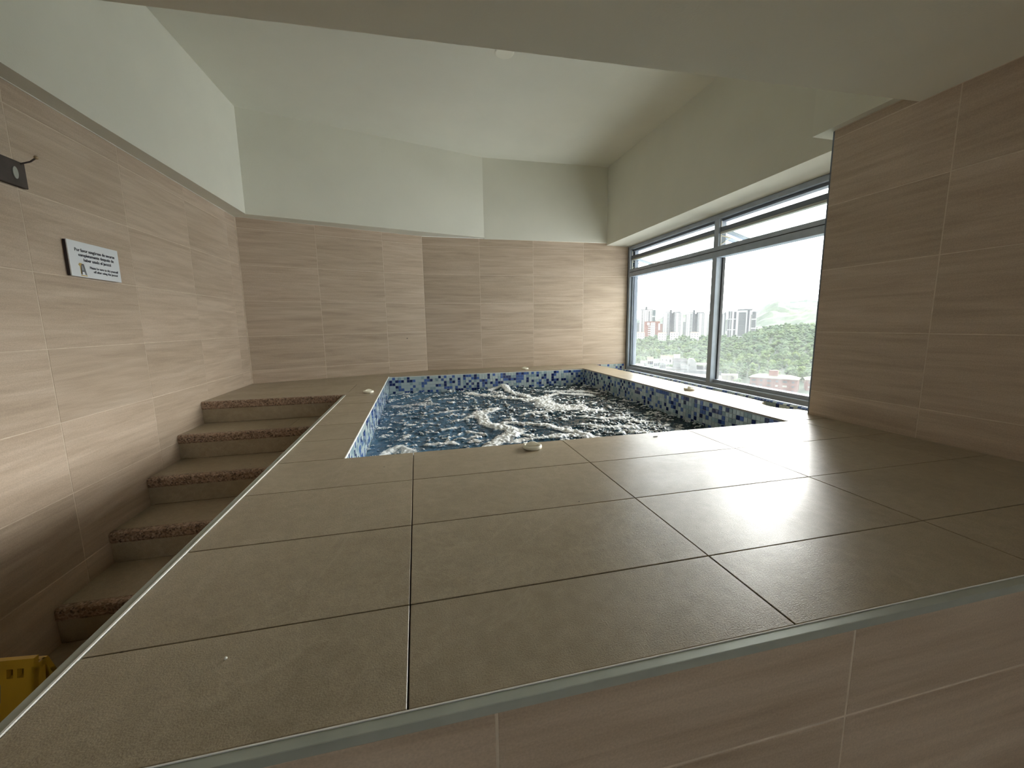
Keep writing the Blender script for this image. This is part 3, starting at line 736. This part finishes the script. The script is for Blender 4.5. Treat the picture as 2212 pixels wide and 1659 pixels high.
flat('gold_bar', [(-0.024, 0.018), (-0.018, 0.026), (-0.004, 0.026), (-0.004, 0.020), (-0.010, 0.018), (-0.012, -0.020), (-0.0165, -0.020), (-0.0165, 0.012)], 'gold')
flat('left_stroke', [(-0.011, 0.020), (-0.004, 0.022), (-0.008, -0.022), (-0.0155, -0.022)], 'grey_print')
flat('right_stroke', [(-0.004, 0.024), (0.006, 0.024), (0.0165, -0.022), (0.008, -0.022), (-0.001, 0.012)], 'grey_print')
flat('shine', [(-0.002, 0.016), (0.002, 0.018), (0.004, -0.003), (-0.004, -0.006)], 'grey_print_light')
flat('crossbar', [(-0.008, -0.004), (0.004, -0.004), (0.006, -0.010), (-0.009, -0.010)], 'grey_print')
flat('gold_base', [(-0.017, -0.024), (0.018, -0.024), (0.018, -0.028), (-0.017, -0.028)], 'gold')

# ------------------------------------------------------------------ coat rack at the left edge
ck = tag(empty('coat_rack', (XL + 0.001, 1.75, 1.065)), 'dark wooden hook rail with pale oval plate high on the left wall', 'coat rack')
b = MB(); b.box(0, 0.016, -0.30, 0.262, -0.046, 0.046); b.build('board', 'dark_wood', ck, bevel=0.0015)
for yc in (0.215, -0.05):
    b = MB(); pts = [(0.0105 * math.cos(t), 0.0215 * math.sin(t)) for t in [2 * math.pi * k / 24 for k in range(24)]]
    b.prism(pts, 0, 0.003); pl = b.build('oval_plate', 'brushed_pale', ck, mtx=frame_mtx((0.016, yc, 0.0), (0, 1, 0), (0, 0, 1)))
    b = MB(); b.tube((0.014, yc + 0.03, 0.040), (0.042, yc + 0.037, 0.052), 0.003, 8); b.tube((0.042, yc + 0.037, 0.052), (0.058, yc + 0.040, 0.066), 0.003, 8)
    hk = b.build('hook', 'dark_wood', ck)
    b = MB(); b.lathe([(0, -0.007), (0.005, -0.005), (0.007, 0), (0.005, 0.005), (0, 0.007)], (0.060, yc + 0.040, 0.069), 14); b.build('tip', 'brass_tip', hk, smooth=True)

# ------------------------------------------------------------------ yellow folding floor sign at the foot of the stairs
fs_ = tag(empty('folding_floor_sign', (-1.165, 1.20, ZF), math.radians(-7)), 'yellow plastic folding floor sign standing in the dark stair foot at the left edge', 'floor sign')
HS, WS = 0.545, 0.175
def spanel(name, y_top, y_bot, boxes, m, dy=0.0):
    b = MB()
    for x0_, x1_, z0_, z1_, th in boxes:
        fy_ = lambda z: y_bot + (y_top - y_bot) * z / HS + dy
        b.add([(x0_, fy_(z0_), z0_), (x1_, fy_(z0_), z0_), (x1_, fy_(z0_) + th, z0_), (x0_, fy_(z0_) + th, z0_), (x0_, fy_(z1_), z1_), (x1_, fy_(z1_), z1_), (x1_, fy_(z1_) + th, z1_), (x0_, fy_(z1_) + th, z1_)], BF)
    return b.build(name, m, fs_)
T_ = 0.012
spanel('front_leaf', 0, -0.10, [(-WS, WS, HS - 0.022, HS, T_), (-WS, WS, HS - 0.058, HS - 0.045, T_), (-WS, WS - 0.062, HS - 0.045, HS - 0.022, T_), (WS - 0.047, WS - 0.038, HS - 0.045, HS - 0.022, T_), (WS - 0.023, WS, HS - 0.045, HS - 0.022, T_),
       (-WS, -WS + 0.075, 0, HS - 0.058, T_), (WS - 0.075, WS, 0, HS - 0.058, T_), (-WS + 0.075, WS - 0.075, HS - 0.125, HS - 0.107, T_), (-WS + 0.075, WS - 0.075, 0.12, HS - 0.20, T_)], 'yellow_plastic')
spanel('dark_label', 0, -0.10, [(-WS + 0.075, WS - 0.075, HS - 0.107, HS - 0.058, 0.004)], 'grey_print', dy=0.006)
spanel('side_flange', 0, -0.10, [(WS - 0.006, WS, 0, HS - 0.02, 0.03)], 'yellow_plastic', dy=0.0)
spanel('rear_leaf', 0.014, 0.17, [(-WS, WS, HS - 0.075, HS - 0.02, T_), (-WS, -WS + 0.075, 0, HS - .058, T_), (WS - 0.075, WS, 0, HS - 0.058, T_), (-WS, WS, 0.08, HS - 0.20, T_)], 'yellow_plastic')
b = MB(); b.tube((-WS, 0.018, HS - 0.03), (WS, 0.018, HS - 0.03), 0.007, 10); b.build('hinge', 'yellow_plastic', fs_)

#EXTERIOR#
# ------------------------------------------------------------------ the valley outside
simple('tower_white', (0.187, 0.192, 0.192), 0.8); simple('tower_dark', (0.008, 0.010, 0.016), 0.7); simple('tower_teal', (0.018, 0.030, 0.034), 0.7)
simple('tower_grey', (0.060, 0.064, 0.068), 0.8); simple('window_dark', (0.007, 0.007, 0.009), 0.3); simple('tower_slate', (0.025, 0.029, 0.034), 0.7)
simple('red_render', (0.082, 0.027, 0.018), 0.8, var=0.08, vscale=0.3); simple('brick_red', (0.068, 0.022, 0.015), 0.85, var=0.15, vscale=0.8)
simple('green_roof', (0.056, 0.068, 0.045), 0.8, var=0.12, vscale=0.5); simple('grey_wall', (0.082, 0.086, 0.086), 0.85, var=0.08, vscale=0.4)
simple('cream_wall', (0.116, 0.112, 0.092), 0.85); simple('dark_roof', (0.018, 0.019, 0.021), 0.8); simple('beige_roof', (0.098, 0.092, 0.077), 0.85, var=0.08, vscale=0.2)
simple('terracotta', (0.074, 0.045, 0.033), 0.85, var=0.2, vscale=0.5); simple('curtain', (0.119, 0.116, 0.101), 0.8)
simple('bark', (0.12, 0.085, 0.06), 0.9)
def leafy(name, cols, scale, use_rand=True):
    m, n, out = mat(name)
    v = objvec(n, rnd=use_rand)
    f = noise(n, v, scale, 5, 0.7)
    c = ramp(n, [(0.30, cols[0]), (0.5, cols[1]), (0.72, cols[2])], f).outputs[0]
    big = noise(n, objvec(n, rnd=False), scale * 0.06, 3) if not use_rand else None
    if use_rand:
        oi = n.nodes.new('ShaderNodeObjectInfo')
        tone = ramp(n, [(0, (0.75, 0.85, 0.9)), (0.5, (1, 1, 1)), (0.85, (1.2, 1.15, 0.9)), (1.0, (1.7, 1.5, 0.9))], oi.outputs['Random']).outputs[0]
    else:
        tone = ramp(n, [(0.3, (0.7, 0.85, 0.95)), (0.5, (1, 1, 1)), (0.7, (1.5, 1.35, 0.9))], big).outputs[0]
    c = mix(n, 1.0, c, tone, 'MULTIPLY')
    bsdf(n, out, c, 0.8, 0, 0.15)
    MT[name] = m
leafy('foliage', ((0.0162, 0.0306, 0.0126), (0.0306, 0.0522, 0.0198), (0.0540, 0.0792, 0.0288)), 1.1)
leafy('foliage_far', ((0.0144, 0.0288, 0.0144), (0.0288, 0.0486, 0.0216), (0.0468, 0.0720, 0.0306)), 0.6, False)
leafy('ground_green', ((0.018, 0.028, 0.020), (0.028, 0.040, 0.028), (0.042, 0.055, 0.036)), 0.05, False)

def pol(az, d, z=0.0):
    a = math.radians(az); return Vector((d * math.sin(a), d * math.cos(a), z))
def sstep(a, b, x):
    t = np.clip((x - a) / (b - a), 0, 1); return t * t * (3 - 2 * t)
def ground_z(az, d):
    """terrain height relative to the deck"""
    z = -50 + 15 * sstep(330, 900, d)
    r = sstep(39.5, 47, az)
    z = z + r * 19 * sstep(420, 820, d)
    # hills beyond the towers
    z = z + sstep(950, 2300, d) * (46 + 14 * np.sin(az * 0.55 + 0.8) + 9 * np.sin(az * 1.7) + 34 * sstep(41, 46, az))
    z = z - sstep(2300, 3400, d) * 90
    return z
# terrain sheet, polar grid
azs = np.linspace(2, 80, 200); ds = np.concatenate([np.linspace(25, 950, 60), np.linspace(980, 3600, 90)])
A, D = np.meshgrid(azs, ds)
Zt = ground_z(A, D)
Xt, Yt = D * np.sin(np.radians(A)), D * np.cos(np.radians(A))
Zt = Zt + sstep(900, 1400, D) * (fbm(Xt + 5000, Yt + 5000, 1 / 120, 5, 5) - 0.5) * 60 + sstep(1000, 1600, D) * (fbm(Xt + 5000, Yt + 5000, 1 / 22, 8, 3) - 0.5) * 14
na, nd = len(azs), len(ds)
q = [(r * na + c, r * na + c + 1, (r + 1) * na + c + 1, (r + 1) * na + c) for r in range(nd - 1) for c in range(na - 1)]
gme = bpy.data.meshes.new('ground'); gme.from_pydata(np.stack([Xt, Yt, Zt], -1).reshape(-1, 3).tolist(), [], q); gme.materials.append(MT['ground_green'])
ground = tag(link('ground', gme), kind='structure')

# trees
ICO = None
def ico(sub):
    bm = bmesh.new(); bmesh.ops.create_icosphere(bm, subdivisions=sub, radius=1.0)
    v = np.array([x.co[:] for x in bm.verts]); f = np.array([[y.index for y in x.verts] for x in bm.faces]); bm.free(); return v, f
V1, F1 = ico(1); V2, F2 = ico(2)
def np_mesh(name, V, F, mt):
    me = bpy.data.meshes.new(name); me.vertices.add(len(V)); me.vertices.foreach_set('co', V.astype(np.float32).ravel())
    me.loops.add(F.size); me.loops.foreach_set('vertex_index', F.astype(np.int32).ravel())
    me.polygons.add(len(F)); me.polygons.foreach_set('loop_start', np.arange(0, F.size, 3, dtype=np.int32)); me.update(calc_edges=True)
    me.materials.append(MT[mt]); return me
def crown(rng, R, H, n, base, Fb):
    vs, fs, o = [], [], 0
    for k in range(n):
        t = rng.random() * 2 * math.pi; rr = R * math.sqrt(rng.random()) * 0.72; h = H * (0.35 + 0.6 * rng.random() * (1 - (rr / R) ** 2 * 0.6))
        s = R * (0.26 + 0.2 * rng.random())
        v = base * s * (1 + 0.28 * rng.standard_normal((len(base), 1))) * np.array([1, 1, 0.8])
        vs.append(v + np.array([rr * math.cos(t), rr * math.sin(t), h])); fs.append(Fb + o); o += len(base)
    return np.concatenate(vs), np.concatenate(fs)
protos = []
for k in range(6):
    rng = np.random.default_rng(100 + k)
    R, H = (4.6, 11) if k < 4 else (3.6, 14)
    cv, cf = crown(rng, R, H, 30, V2, F2)
    cm = np_mesh('crown', cv, cf, 'foliage')
    tb = MB(); tb.tube((0, 0, 0), (0, 0, H * 0.7), 0.35, 7, r2=0.18)
    for j in range(3):
        a = j * 2.1 + k; tb.tube((0, 0, H * 0.4), (math.cos(a) * R * .4, math.sin(a) * R * .4, H * .7), 0.16, 5, r2=0.08)
    to = tb.build('trunk', 'bark'); tm = to.data; bpy.data.objects.remove(to)
    protos.append((cm, tm))
keep_clear = []   # (az, d, half width in metres) of buildings
def clear(az, d, w): keep_clear.append((pol(az, d), w))
for az, d, w in ((31.45, 905, 24), (32, 856, 22), (34.5, 886, 27), (37.25, 896, 27), (39.62, 910, 26), (42.25, 806, 30), (33.3, 754, 14), (34.75, 769, 14), (37.2, 764, 14), (30.6, 794, 14), (35.3, 250, 17), (38.3, 262, 14), (34, 232, 22), (37.5, 222, 26), (41, 330, 17), (46.3, 350, 28), (49.5, 366, 16), (48, 250, 40), (44, 255, 26),
                 (32.2, 335, 22), (33.3, 330, 20), (31, 300, 24), (31.5, 265, 26)): clear(az, d, w)
def hidden_spot(p): return any((p - c).length < w for c, w in keep_clear)
rng = np.random.default_rng(5)
pts = []
cell = 9.8
for gxx in np.arange(60, 760, cell):
    for gyy in np.arange(120, 900, cell):
        x = gxx + rng.uniform(-1.4, 1.4); y = gyy + rng.uniform(-1.4, 1.4)
        d = math.hypot(x, y); az = math.degrees(math.atan2(x, y))
        if not (28.5 < az < 51.5 and 285 < d < 860): continue
        if d > 720 and az < 43.8 and rng.random() < 0.3: continue
        p = Vector((x, y, 0))
        if hidden_spot(p) or (az > 42.6 and d < 372): continue
        pts.append((d, az, x, y))
pts.sort()
kept = []; kx = np.zeros((0, 2))
for q_ in pts:      # keep neighbouring crowns from growing through each other
    if len(kx) == 0 or np.min(np.hypot(kx[:, 0] - q_[2], kx[:, 1] - q_[3])) > 8.5:
        kept.append(q_); kx = np.vstack([kx, (q_[2], q_[3])])
pts = kept
GRP = 'forest trees between the houses and the towers'
LBL = 'green forest tree in the wooded valley seen through the window'
for k, (d, az, x, y) in enumerate(pts[:300]):
    cm, tm = protos[rng.integers(0, 6)]
    root = bpy.data.objects.new('forest_tree', None); COL.objects.link(root)
    root.location = (x, y, float(ground_z(az, d)) - 0.3); s = rng.uniform(0.74, 0.92); root.scale = (s, s, s * rng.uniform(0.9, 1.15)); root.rotation_euler = (0, 0, rng.uniform(0, 6.28))
    tag(root, LBL, 'tree', GRP)
    link('crown', cm, root); link('trunk', tm, root)
vs, fs, o = [], [], 0
for d, az, x, y in pts[300:]:
    R = rng.uniform(3.6, 5.0); H = rng.uniform(9, 13)
    v, f = crown(rng, R, H, 6 if d > 500 else 9, V1 * 1.35, F1)
    vs.append(v + np.array([x, y, float(ground_z(az, d)) - 1.0])); fs.append(f + o); o += len(v)
tag(link('forest', np_mesh('forest', np.concatenate(vs), np.concatenate(fs), 'foliage_far')), 'dense green tree canopy stretching across the valley to the towers', 'forest', kind='stuff')

# buildings: local x runs sideways as seen from the room, y away from it
def place(name, az, d, z, turn, label, cat, group=None):
    t = tag(empty(name, tuple(pol(az, d, z)), -math.radians(az) + math.radians(turn)), label, cat, group)
    t.empty_display_size = 3
    return t
def bpart(t, name, boxes, m, kind=None):
    b = MB()
    for q in boxes: b.box(*q)
    o = b.build(name, m, t)
    if kind: o['kind'] = kind
    return o
def win_grid(t, x0, x1, z0, z1, nx_, nz_, y=-0.15, m='window_dark', fw=0.5, fh=0.5, name='windows', dy=0.3):
    bx = []
    for i in range(nx_):
        for j in range(nz_):
            cx = x0 + (x1 - x0) * (i + .5) / nx_; cz = z0 + (z1 - z0) * (j + .5) / nz_
            w = (x1 - x0) / nx_ * fw / 2; h = (z1 - z0) / nz_ * fh / 2
            bx.append((cx - w, cx + w, y, y + dy, cz - h, cz + h))
    return bpart(t, name, bx, m, 'stuff')

# A: white tower with a dark slab, leftmost
def tower_a():
    t = place('apartment_tower', 31.45, 900, -40, 12, 'leftmost white apartment tower with dark teal side slab and small roof tower', 'tower')
    H_ = 66
    bpart(t, 'body', [(-14, 8, 0, 16, 0, H_)], 'tower_white'); bpart(t, 'side_slab', [(8, 15, 1, 15, 0, H_ - 1)], 'tower_teal')
    bpart(t, 'band', [(7.8, 15.3, 0.5, 1.2, 50, 52.5), (7.8, 15.3, 0.5, 1.2, 31, 33)], 'tower_white')
    bpart(t, 'centre_slit', [(0.5, 3, -0.3, 0.3, 10, H_ - 4)], 'tower_slate'); bpart(t, 'roof_tower', [(-5, -1, 4, 9, H_, H_ + 6)], 'tower_slate')
    bpart(t, 'roof_edge', [(-14.4, 8.4, -0.4, 16.4, H_ - 1.2, H_)], 'tower_slate')
    win_grid(t, -13.5, -10.5, 4, H_ - 2, 1, 20, fw=0.9, fh=0.62); win_grid(t, -9, -6.5, 4, H_ - 3, 1, 20, m='tower_grey', fw=0.8); win_grid(t, -3.5, -1.5, 4, H_ - 3, 1, 20, m='tower_slate', fw=0.8)
    win_grid(t, 5, 7.2, 4, H_ - 3, 1, 20, m='tower_slate', fw=0.8)
tower_a()
t = place('red_building', 32.0, 850, -36, 6, 'red apartment block with white balconies in front of the leftmost tower', 'building')
bpart(t, 'body', [(-14, 14, 0, 14, 0, 37)], 'red_render'); bpart(t, 'white_bay', [(-3, 5, -1.5, 0, 0, 35)], 'tower_white')
bpart(t, 'roof_edge', [(-10, -5, -0.6, 3, 30, 35), (11, 14.3, -.4, 6, 20, 33)], 'tower_white')
bpart(t, 'balcony', [(-8, -3, -1.4, 0, 6 + 4.2 * k, 7.8 + 4.2 * k) for k in range(6)], 'tower_white', 'stuff')
win_grid(t, -2.5, 4.5, 3, 34, 2, 9, y=-1.7, m='tower_slate', fw=0.4, fh=0.4); win_grid(t, 6, 9, 3, 34, 1, 9, m='window_dark', fw=0.45, fh=0.4)
def twin(az, d, z, hh, turn, label, wleft=1.0):
    t = place('apartment_tower', az, d, z, turn, label, 'tower', 'row of white towers')
    bpart(t, 'left_wing', [(-18, -5, 0, 15, 0, hh)], 'tower_white'); bpart(t, 'right_wing', [(3, 18, 0, 15, 0, hh - 1)], 'tower_white')
    bpart(t, 'core', [(-5, 3, 3, 13, 0, hh - 2)], 'tower_grey')
    bpart(t, 'dark_slab', [(-6.5, -2.5, -0.6, 3, 0, hh + 5)], 'tower_dark'); bpart(t, 'dark_slab', [(0.0, 2.8, -0.3, 3, 0, hh + 1)], 'tower_dark')
    bpart(t, 'side_slab', [(-18.6, -16.2, 0.5, 14, 0, hh - 3)], 'tower_slate')
    bpart(t, 'roof_edge', [(-14, -5, -0.5, 15.5, hh, hh + 1), (3, 14, -0.5, 15.5, hh - 1, hh + 0.6)], 'tower_slate')
    win_grid(t, -11.5, -7, 3, hh - 2, 1, 18, m='tower_slate', fw=0.85, fh=0.6); win_grid(t, 3.2, 6.0, 3, hh - 2, 1, 18, m='tower_slate', fw=0.85, fh=0.5)
    win_grid(t, 10.0, 15.0, 3, hh - 2, 2, 18, m='tower_slate', fw=0.6, fh=0.6); win_grid(t, -16, -13.8, 3, hh - 2, 1, 18, m='tower_grey', fw=0.4, fh=0.5)
    return t
twin(34.5, 880, -38, 56.5, 4, 'white twin-wing tower with dark central slabs, second from the left')
twin(37.25, 890, -38, 55, 4, 'white twin-wing tower with dark central slabs just left of the window mullion')
t = place('apartment_tower', 39.62, 905, -38, 3, 'plain white tower partly hidden behind the window mullion', 'tower', 'row of white towers')
bpart(t, 'body', [(-17, 6, 0, 14, 0, 52)], 'tower_white'); bpart(t, 'side_slab', [(6, 15.5, 1, 13, 0, 51)], 'tower_white'); bpart(t, 'dark_edge', [(13, 15.8, 0.5, 13.4, 10, 55)], 'tower_slate')
bpart(t, 'roof_edge', [(-8, 6, -.4, 14.4, 52, 53), (6, 15.8, .5, 13, 51, 52)], 'tower_slate')
win_grid(t, -14, -10, 3, 49, 1, 17, m='tower_grey', fw=0.6); win_grid(t, -4, -1, 3, 49, 1, 17, m='tower_grey', fw=0.6); win_grid(t, 8, 11, 3, 49, 1, 17, y=0.85, m='tower_slate', fw=0.5, fh=0.6)
t = place('apartment_tower', 42.25, 800, -28, -6, 'wide slate-and-white tower with balcony grid, rightmost of the towers', 'tower')
bpart(t, 'body', [(-20, 14, 0, 14, 0, 46)], 'tower_white'); bpart(t, 'glazed_bay', [(-4, 7, -0.4, 0, 2, 42)], 'tower_slate'); bpart(t, 'side_bay', [(15.5, 21.5, 0, 12, 0, 43)], 'tower_slate')
bpart(t, 'side_bay', [(-19.6, -14, -0.4, 2, 0, 44)], 'tower_slate'); bpart(t, 'side_bay', [(-11, -7.6, -0.3, 0, 0, 43)], 'tower_dark'); bpart(t, 'side_bay', [(9, 12, -0.3, 0, 0, 45)], 'tower_dark')
bpart(t, 'balcony', [(-4, 7, -0.9, -0.4, 4 + 2.6 * k, 4.7 + 2.6 * k) for k in range(15)] + [(15, 22.5, -0.8, 0.2, 3 + 2.7 * k, 3.7 + 2.7 * k) for k in range(15)], 'tower_grey', 'stuff')
bpart(t, 'white_band', [(-20.4, -8, -0.8, 0.2, 12, 13.5), (-20.4, -8, -0.8, 0.2, 30, 31.5), (15, 22.5, -0.9, 0.2, 14, 16), (15, 22.5, -.9, .2, 29, 31), (-16.8, -16, -0.9, 0, 0, 44)], 'tower_white')
bpart(t, 'roof_edge', [(-6, 16, -0.8, 14.4, 45.4, 47.2)], 'tower_slate')
for az, d, hh, w, lab in ((30.15, 1000, 34, 9, 'low pale grey block at the left window edge beyond the trees'), (33.1, 1150, 30, 6, 'distant dull red block between the first two towers'),
                          (36.0, 1100, 34, 5, 'distant grey block in the gap between the twin-wing towers'), (41.0, 1300, 36, 7, 'distant pale block left of the rightmost tower')):
    t = place('distant_block', az, d, -36, 0, lab, 'building')
    bpart(t, 'body', [(-w, w, 0, 12, 0, hh)], 'red_render' if 'red' in lab else 'tower_grey'); bpart(t, 'roof_edge', [(-w - .3, w + .3, -.3, 12.3, hh, hh + 1)], 'tower_slate'); win_grid(t, -w, w, 2, hh - 2, 3, 10, fw=0.4, fh=0.5, m='tower_slate')
def house(az, d, z, w, dp, h, turn, label, wall='cream_wall', roof='dark_roof', nw=2, nf=1, group=None, name='house', rise=1.6):
    t = place(name, az, d, z, turn, label, 'house', group)
    bpart(t, 'walls', [(-w / 2, w / 2, 0, dp, 0, h)], wall)
    b = MB(); e = 0.2
    b.add([(-w / 2 - e, -e, h), (w / 2 + e, -e, h), (w / 2 + e, dp + e, h), (-w / 2 - e, dp + e, h), (-w / 2 - e, dp / 2, h + rise), (w / 2 + e, dp / 2, h + rise)],
          [(0, 3, 2, 1), (0, 1, 5, 4), (2, 3, 4, 5), (0, 4, 3), (1, 2, 5)]); b.build('roof', roof, t)
    for j in range(nf):
        for i in range(nw):
            cx = -w / 2 + w * (i + .5) / nw; z0 = h * (j + .3) / nf
            bpart(t, 'window', [(cx - .55, cx + .55, -0.06, 0.1, z0, z0 + h / nf * 0.42)], 'window_dark')
    return t
for az, d, lab in ((33.3, 750, 'low white house with tiled roof below the second tower'), (34.75, 765, 'small cream house with red roof among trees left of the twin towers'), (37.2, 760, 'white house with pink roof at the foot of the mullion-side tower'), (30.6, 790, 'white wall and house at the far left under the first tower')):
    house(az, d, -34 + 2, 13, 9, 12.5, 5, lab, 'tower_white', 'terracotta', 3, 3)
# slope of small white houses on the left
k = 0
for az, d, w, dz, lab in ((31.0, 335, 4.2, 0, 'low white house at the left end of the hillside row'), (31.9, 345, 4.2, 2, 'white house with terrace, second of the hillside row'), (32.7, 338, 4.2, 1.2, 'white house with open porch in the middle of the hillside row'),
                          (33.5, 332, 4.2, 0.5, 'stepped white house at the right end of the hillside row'), (30.4, 298, 9, -2.5, 'flat white roofed house below the hillside row, left'), (32.4, 302, 6, -4, 'small white shed house half hidden below the hillside row'),
                          (30.4, 320, 8, -1, 'grey house against the window jamb in the left pane'), (33.9, 352, 9, 3.0, 'pale roofed house behind the white house with round tower')):
    house(az, d, float(ground_z(az, d)) + 13 + dz, w, 6, 5.5, (-4, 3, 5, -3)[k % 4], lab, 'tower_white' if k % 3 else 'grey_wall', ('beige_roof', 'terracotta', 'tower_grey')[k % 3], 3, 1, 'hillside houses'); k += 1
# earth bank carrying that row
# white house with round stair tower
t = place('white_house', 35.3, 250, -46, 0, 'white house with two square windows and a tall rounded stair tower', 'house')
bpart(t, 'front_block', [(-6.0, 1.6, -4, 6, 0, 19.6)], 'cream_wall'); bpart(t, 'front_roof', [(-6.1, 5, -4.1, 6, 19.6, 20.0)], 'dark_roof')
bpart(t, 'upper_block', [(-2.5, 5, 2, 9, 19, 23.6)], 'grey_wall'); b = MB(); b.add([(-2.8, 1.7, 23.6), (5, 1.7, 23.6), (5, 9, 23.6), (-2.8, 9, 23.6), (-1.8, 5, 25.3), (5, 5, 25.3)], [(0, 3, 2, 1), (0, 1, 5, 4), (2, 3, 4, 5), (0, 4, 3), (1, 2, 5)]); b.build('upper_roof', 'dark_roof', t)
bpart(t, 'chimney_block', [(-2.4, 1.2, 7, 11, 20, 27)], 'tower_white')
bpart(t, 'link_wall', [(1.6, 5.5, -2.5, 6, 0, 22)], 'grey_wall')
for cx in (-4.3, -0.4): bpart(t, 'window', [(cx - .6, cx + .6, -4.1, -3.9, 16.9, 18.3)], 'terracotta')
b = MB(); prof = []
for kk in range(13): a = math.pi * kk / 12; prof.append((8.0 - 2.4 * math.cos(a), 0.0))
pts_ = [(5.2, 0)] + [(5.2, 24)] + [(5.8, 25.2), (6.8, 25.6), (8.2, 25.2), (9.2, 24.2), (9.8, 22.5), (10.0, 20), (10.0, 0)]
b.add([(x, -1.5, z) for x, z in pts_] + [(x, 5, z) for x, z in pts_], [tuple(range(len(pts_))), tuple(range(2 * len(pts_) - 1, len(pts_) - 1, -1))] + [(i, i + len(pts_), (i + 1) % len(pts_) + len(pts_), (i + 1) % len(pts_)) for i in range(len(pts_))])
b.build('stair_tower', 'grey_wall', t)
for zz in (14.5, 18.0, 21.4): bpart(t, 'window', [(5.7, 6.4, -1.65, -1.4, zz, zz + 1.5)], 'window_dark')
t = place('low_roof', 36.0, 205, -46, 0, 'broad beige flat roof below the white house in the left pane', 'roof')
b = MB(); b.add([(-30, 0, 19.5), (18, 0, 15.5), (18, 26, 18.8), (-30, 26, 21.0), (-30, 0, 0), (18, 0, 0), (18, 26, 0), (-30, 26, 0)], [(0, 1, 2, 3), (4, 7, 6, 5), (0, 4, 5, 1), (1, 5, 6, 2), (2, 6, 7, 3), (3, 7, 4, 0)]); b.build('roof_sheet', 'beige_roof', t)
bpart(t, 'parapet', [(-30, 18, 26, 26.4, 18, 20.9)], 'tower_slate')
t = place('open_shed', 38.3, 262, -46, 4, 'white-roofed open shed just left of the window mullion', 'shed')
bpart(t, 'roof', [(-5.5, 6, -3, 5, 21.2, 21.7)], 'tower_white'); bpart(t, 'floor_slab', [(-5.5, 6, -3, 5, 17.3, 17.9)], 'tower_white')
for xx in (-5, 0.5, 5.6): bpart(t, 'post', [(xx - .15, xx + .15, -2.8, -2.5, 0, 21.2)], 'tower_white')
bpart(t, 'back_wall', [(-5.5, 6, 4.6, 5, 0, 20)], 'tower_slate')
t = place('low_building', 41.0, 330, -55, -4, 'low beige building with sloped roof line right of the mullion', 'building')
b = MB(); pts_ = [(-7, 0), (-7, 14.2), (-4, 16.3), (7, 16.6), (7, 0)]
b.add([(x, 0, z) for x, z in pts_] + [(x, 10, z) for x, z in pts_], [tuple(range(5)), tuple(range(9, 4, -1))] + [(i, i + 5, (i + 1) % 5 + 5, (i + 1) % 5) for i in range(5)]); b.build('walls', 'beige_roof', t)
for xx, zz in ((-4.5, 13.5), (4.6, 14.2), (-1, 12)): bpart(t, 'window', [(xx - .5, xx + .5, -0.1, 0.1, zz, zz + 1.1)], 'window_dark')
for xx in (0.8, 3.6): bpart(t, 'pipe', [(xx - .12, xx + .12, -0.3, 0, 5, 16.5)], 'tower_slate')
# brick apartment block in two wings
def brick(az, d, z, w, turn, label, hgt=10.5, nw=6):
    t = place('brick_building', az, d, z, turn, label, 'building', 'red brick apartment blocks')
    bpart(t, 'walls', [(-w / 2, w / 2, 0, 12, 0, hgt)], 'brick_red')
    b = MB(); e = 0.9
    b.add([(-w / 2 - e, -e, hgt), (w / 2 + e, -e, hgt), (w / 2 + e, 12 + e, hgt), (-w / 2 - e, 12 + e, hgt), (-w / 2 + 5, 6, hgt + 2.3), (w / 2 - 5, 6, hgt + 2.3)],
          [(0, 3, 2, 1), (0, 1, 5, 4), (2, 3, 4, 5), (0, 4, 3), (1, 2, 5)]); b.build('roof', 'green_roof', t)
    bpart(t, 'eaves', [(-w / 2 - e, w / 2 + e, -e - .1, -e + .2, hgt - .35, hgt + .1)], 'cream_wall')
    for i in range(nw):
        for j in range(3):
            cx = -w / 2 + w * (i + .5) / nw; ww = 0.8 if i % 2 else 1.3; z0 = 1.2 + 3.2 * j
            bpart(t, 'window', [(cx - ww, cx + ww, -0.08, 0.1, z0, z0 + 1.35)], random.choice(('window_dark', 'window_dark', 'curtain', 'tower_slate')))
    for i in range(nw - 1):
        cx = -w / 2 + w * (i + 1) / nw
        if i % 2 == 0: bpart(t, 'pilaster', [(cx - .35, cx + .35, -0.5, 0, 0, hgt - .3)], 'brick_red')
    return t
t = brick(46.0, 345, -51.5, 29, -8, 'long red brick block with pale green hipped roof in the right pane')
bpart(t, 'roof_block', [(-3.2, 2.2, 3, 7, 11.5, 15.6)], 'brick_red')
brick(50.1, 356, -52.5, 11, 6, 'short red brick wing at the right edge of the window', nw=2)
t = place('near_roof', 47.5, 228, -50, 0, 'pale flat roof at the bottom of the right pane', 'roof')
bpart(t, 'roof_sheet', [(-26, 18, 0, 24, 0, 11.8)], 'cream_wall'); bpart(t, 'parapet', [(-26, 18, 24, 24.4, 11.8, 12.6), (6, 11, 2, 6, 11.8, 13.6)], 'tower_grey')
# haze over the valley
HZ = 0.00005
m, n, out = mat('valley_haze')
vs_ = N(n, 'ShaderNodeVolumeScatter', Density=HZ, Anisotropy=0.0); vs_.inputs['Color'].default_value = (0.88, 0.955, 1.0, 1)
n.links.new(vs_.outputs[0], out.inputs['Volume'])
try: m.cycles.homogeneous_volume = True
except Exception: pass
MT['valley_haze'] = m
c0 = [pol(0, 60), pol(85, 60), pol(85, 3500), pol(42, 4200), pol(0, 3500)]
b = MB(); b.prism([(p.x, p.y) for p in c0], -70, 170)
hz = b.build('haze', 'valley_haze'); tag(hz, 'thin white haze lying over the valley outside the window', 'haze', kind='stuff')
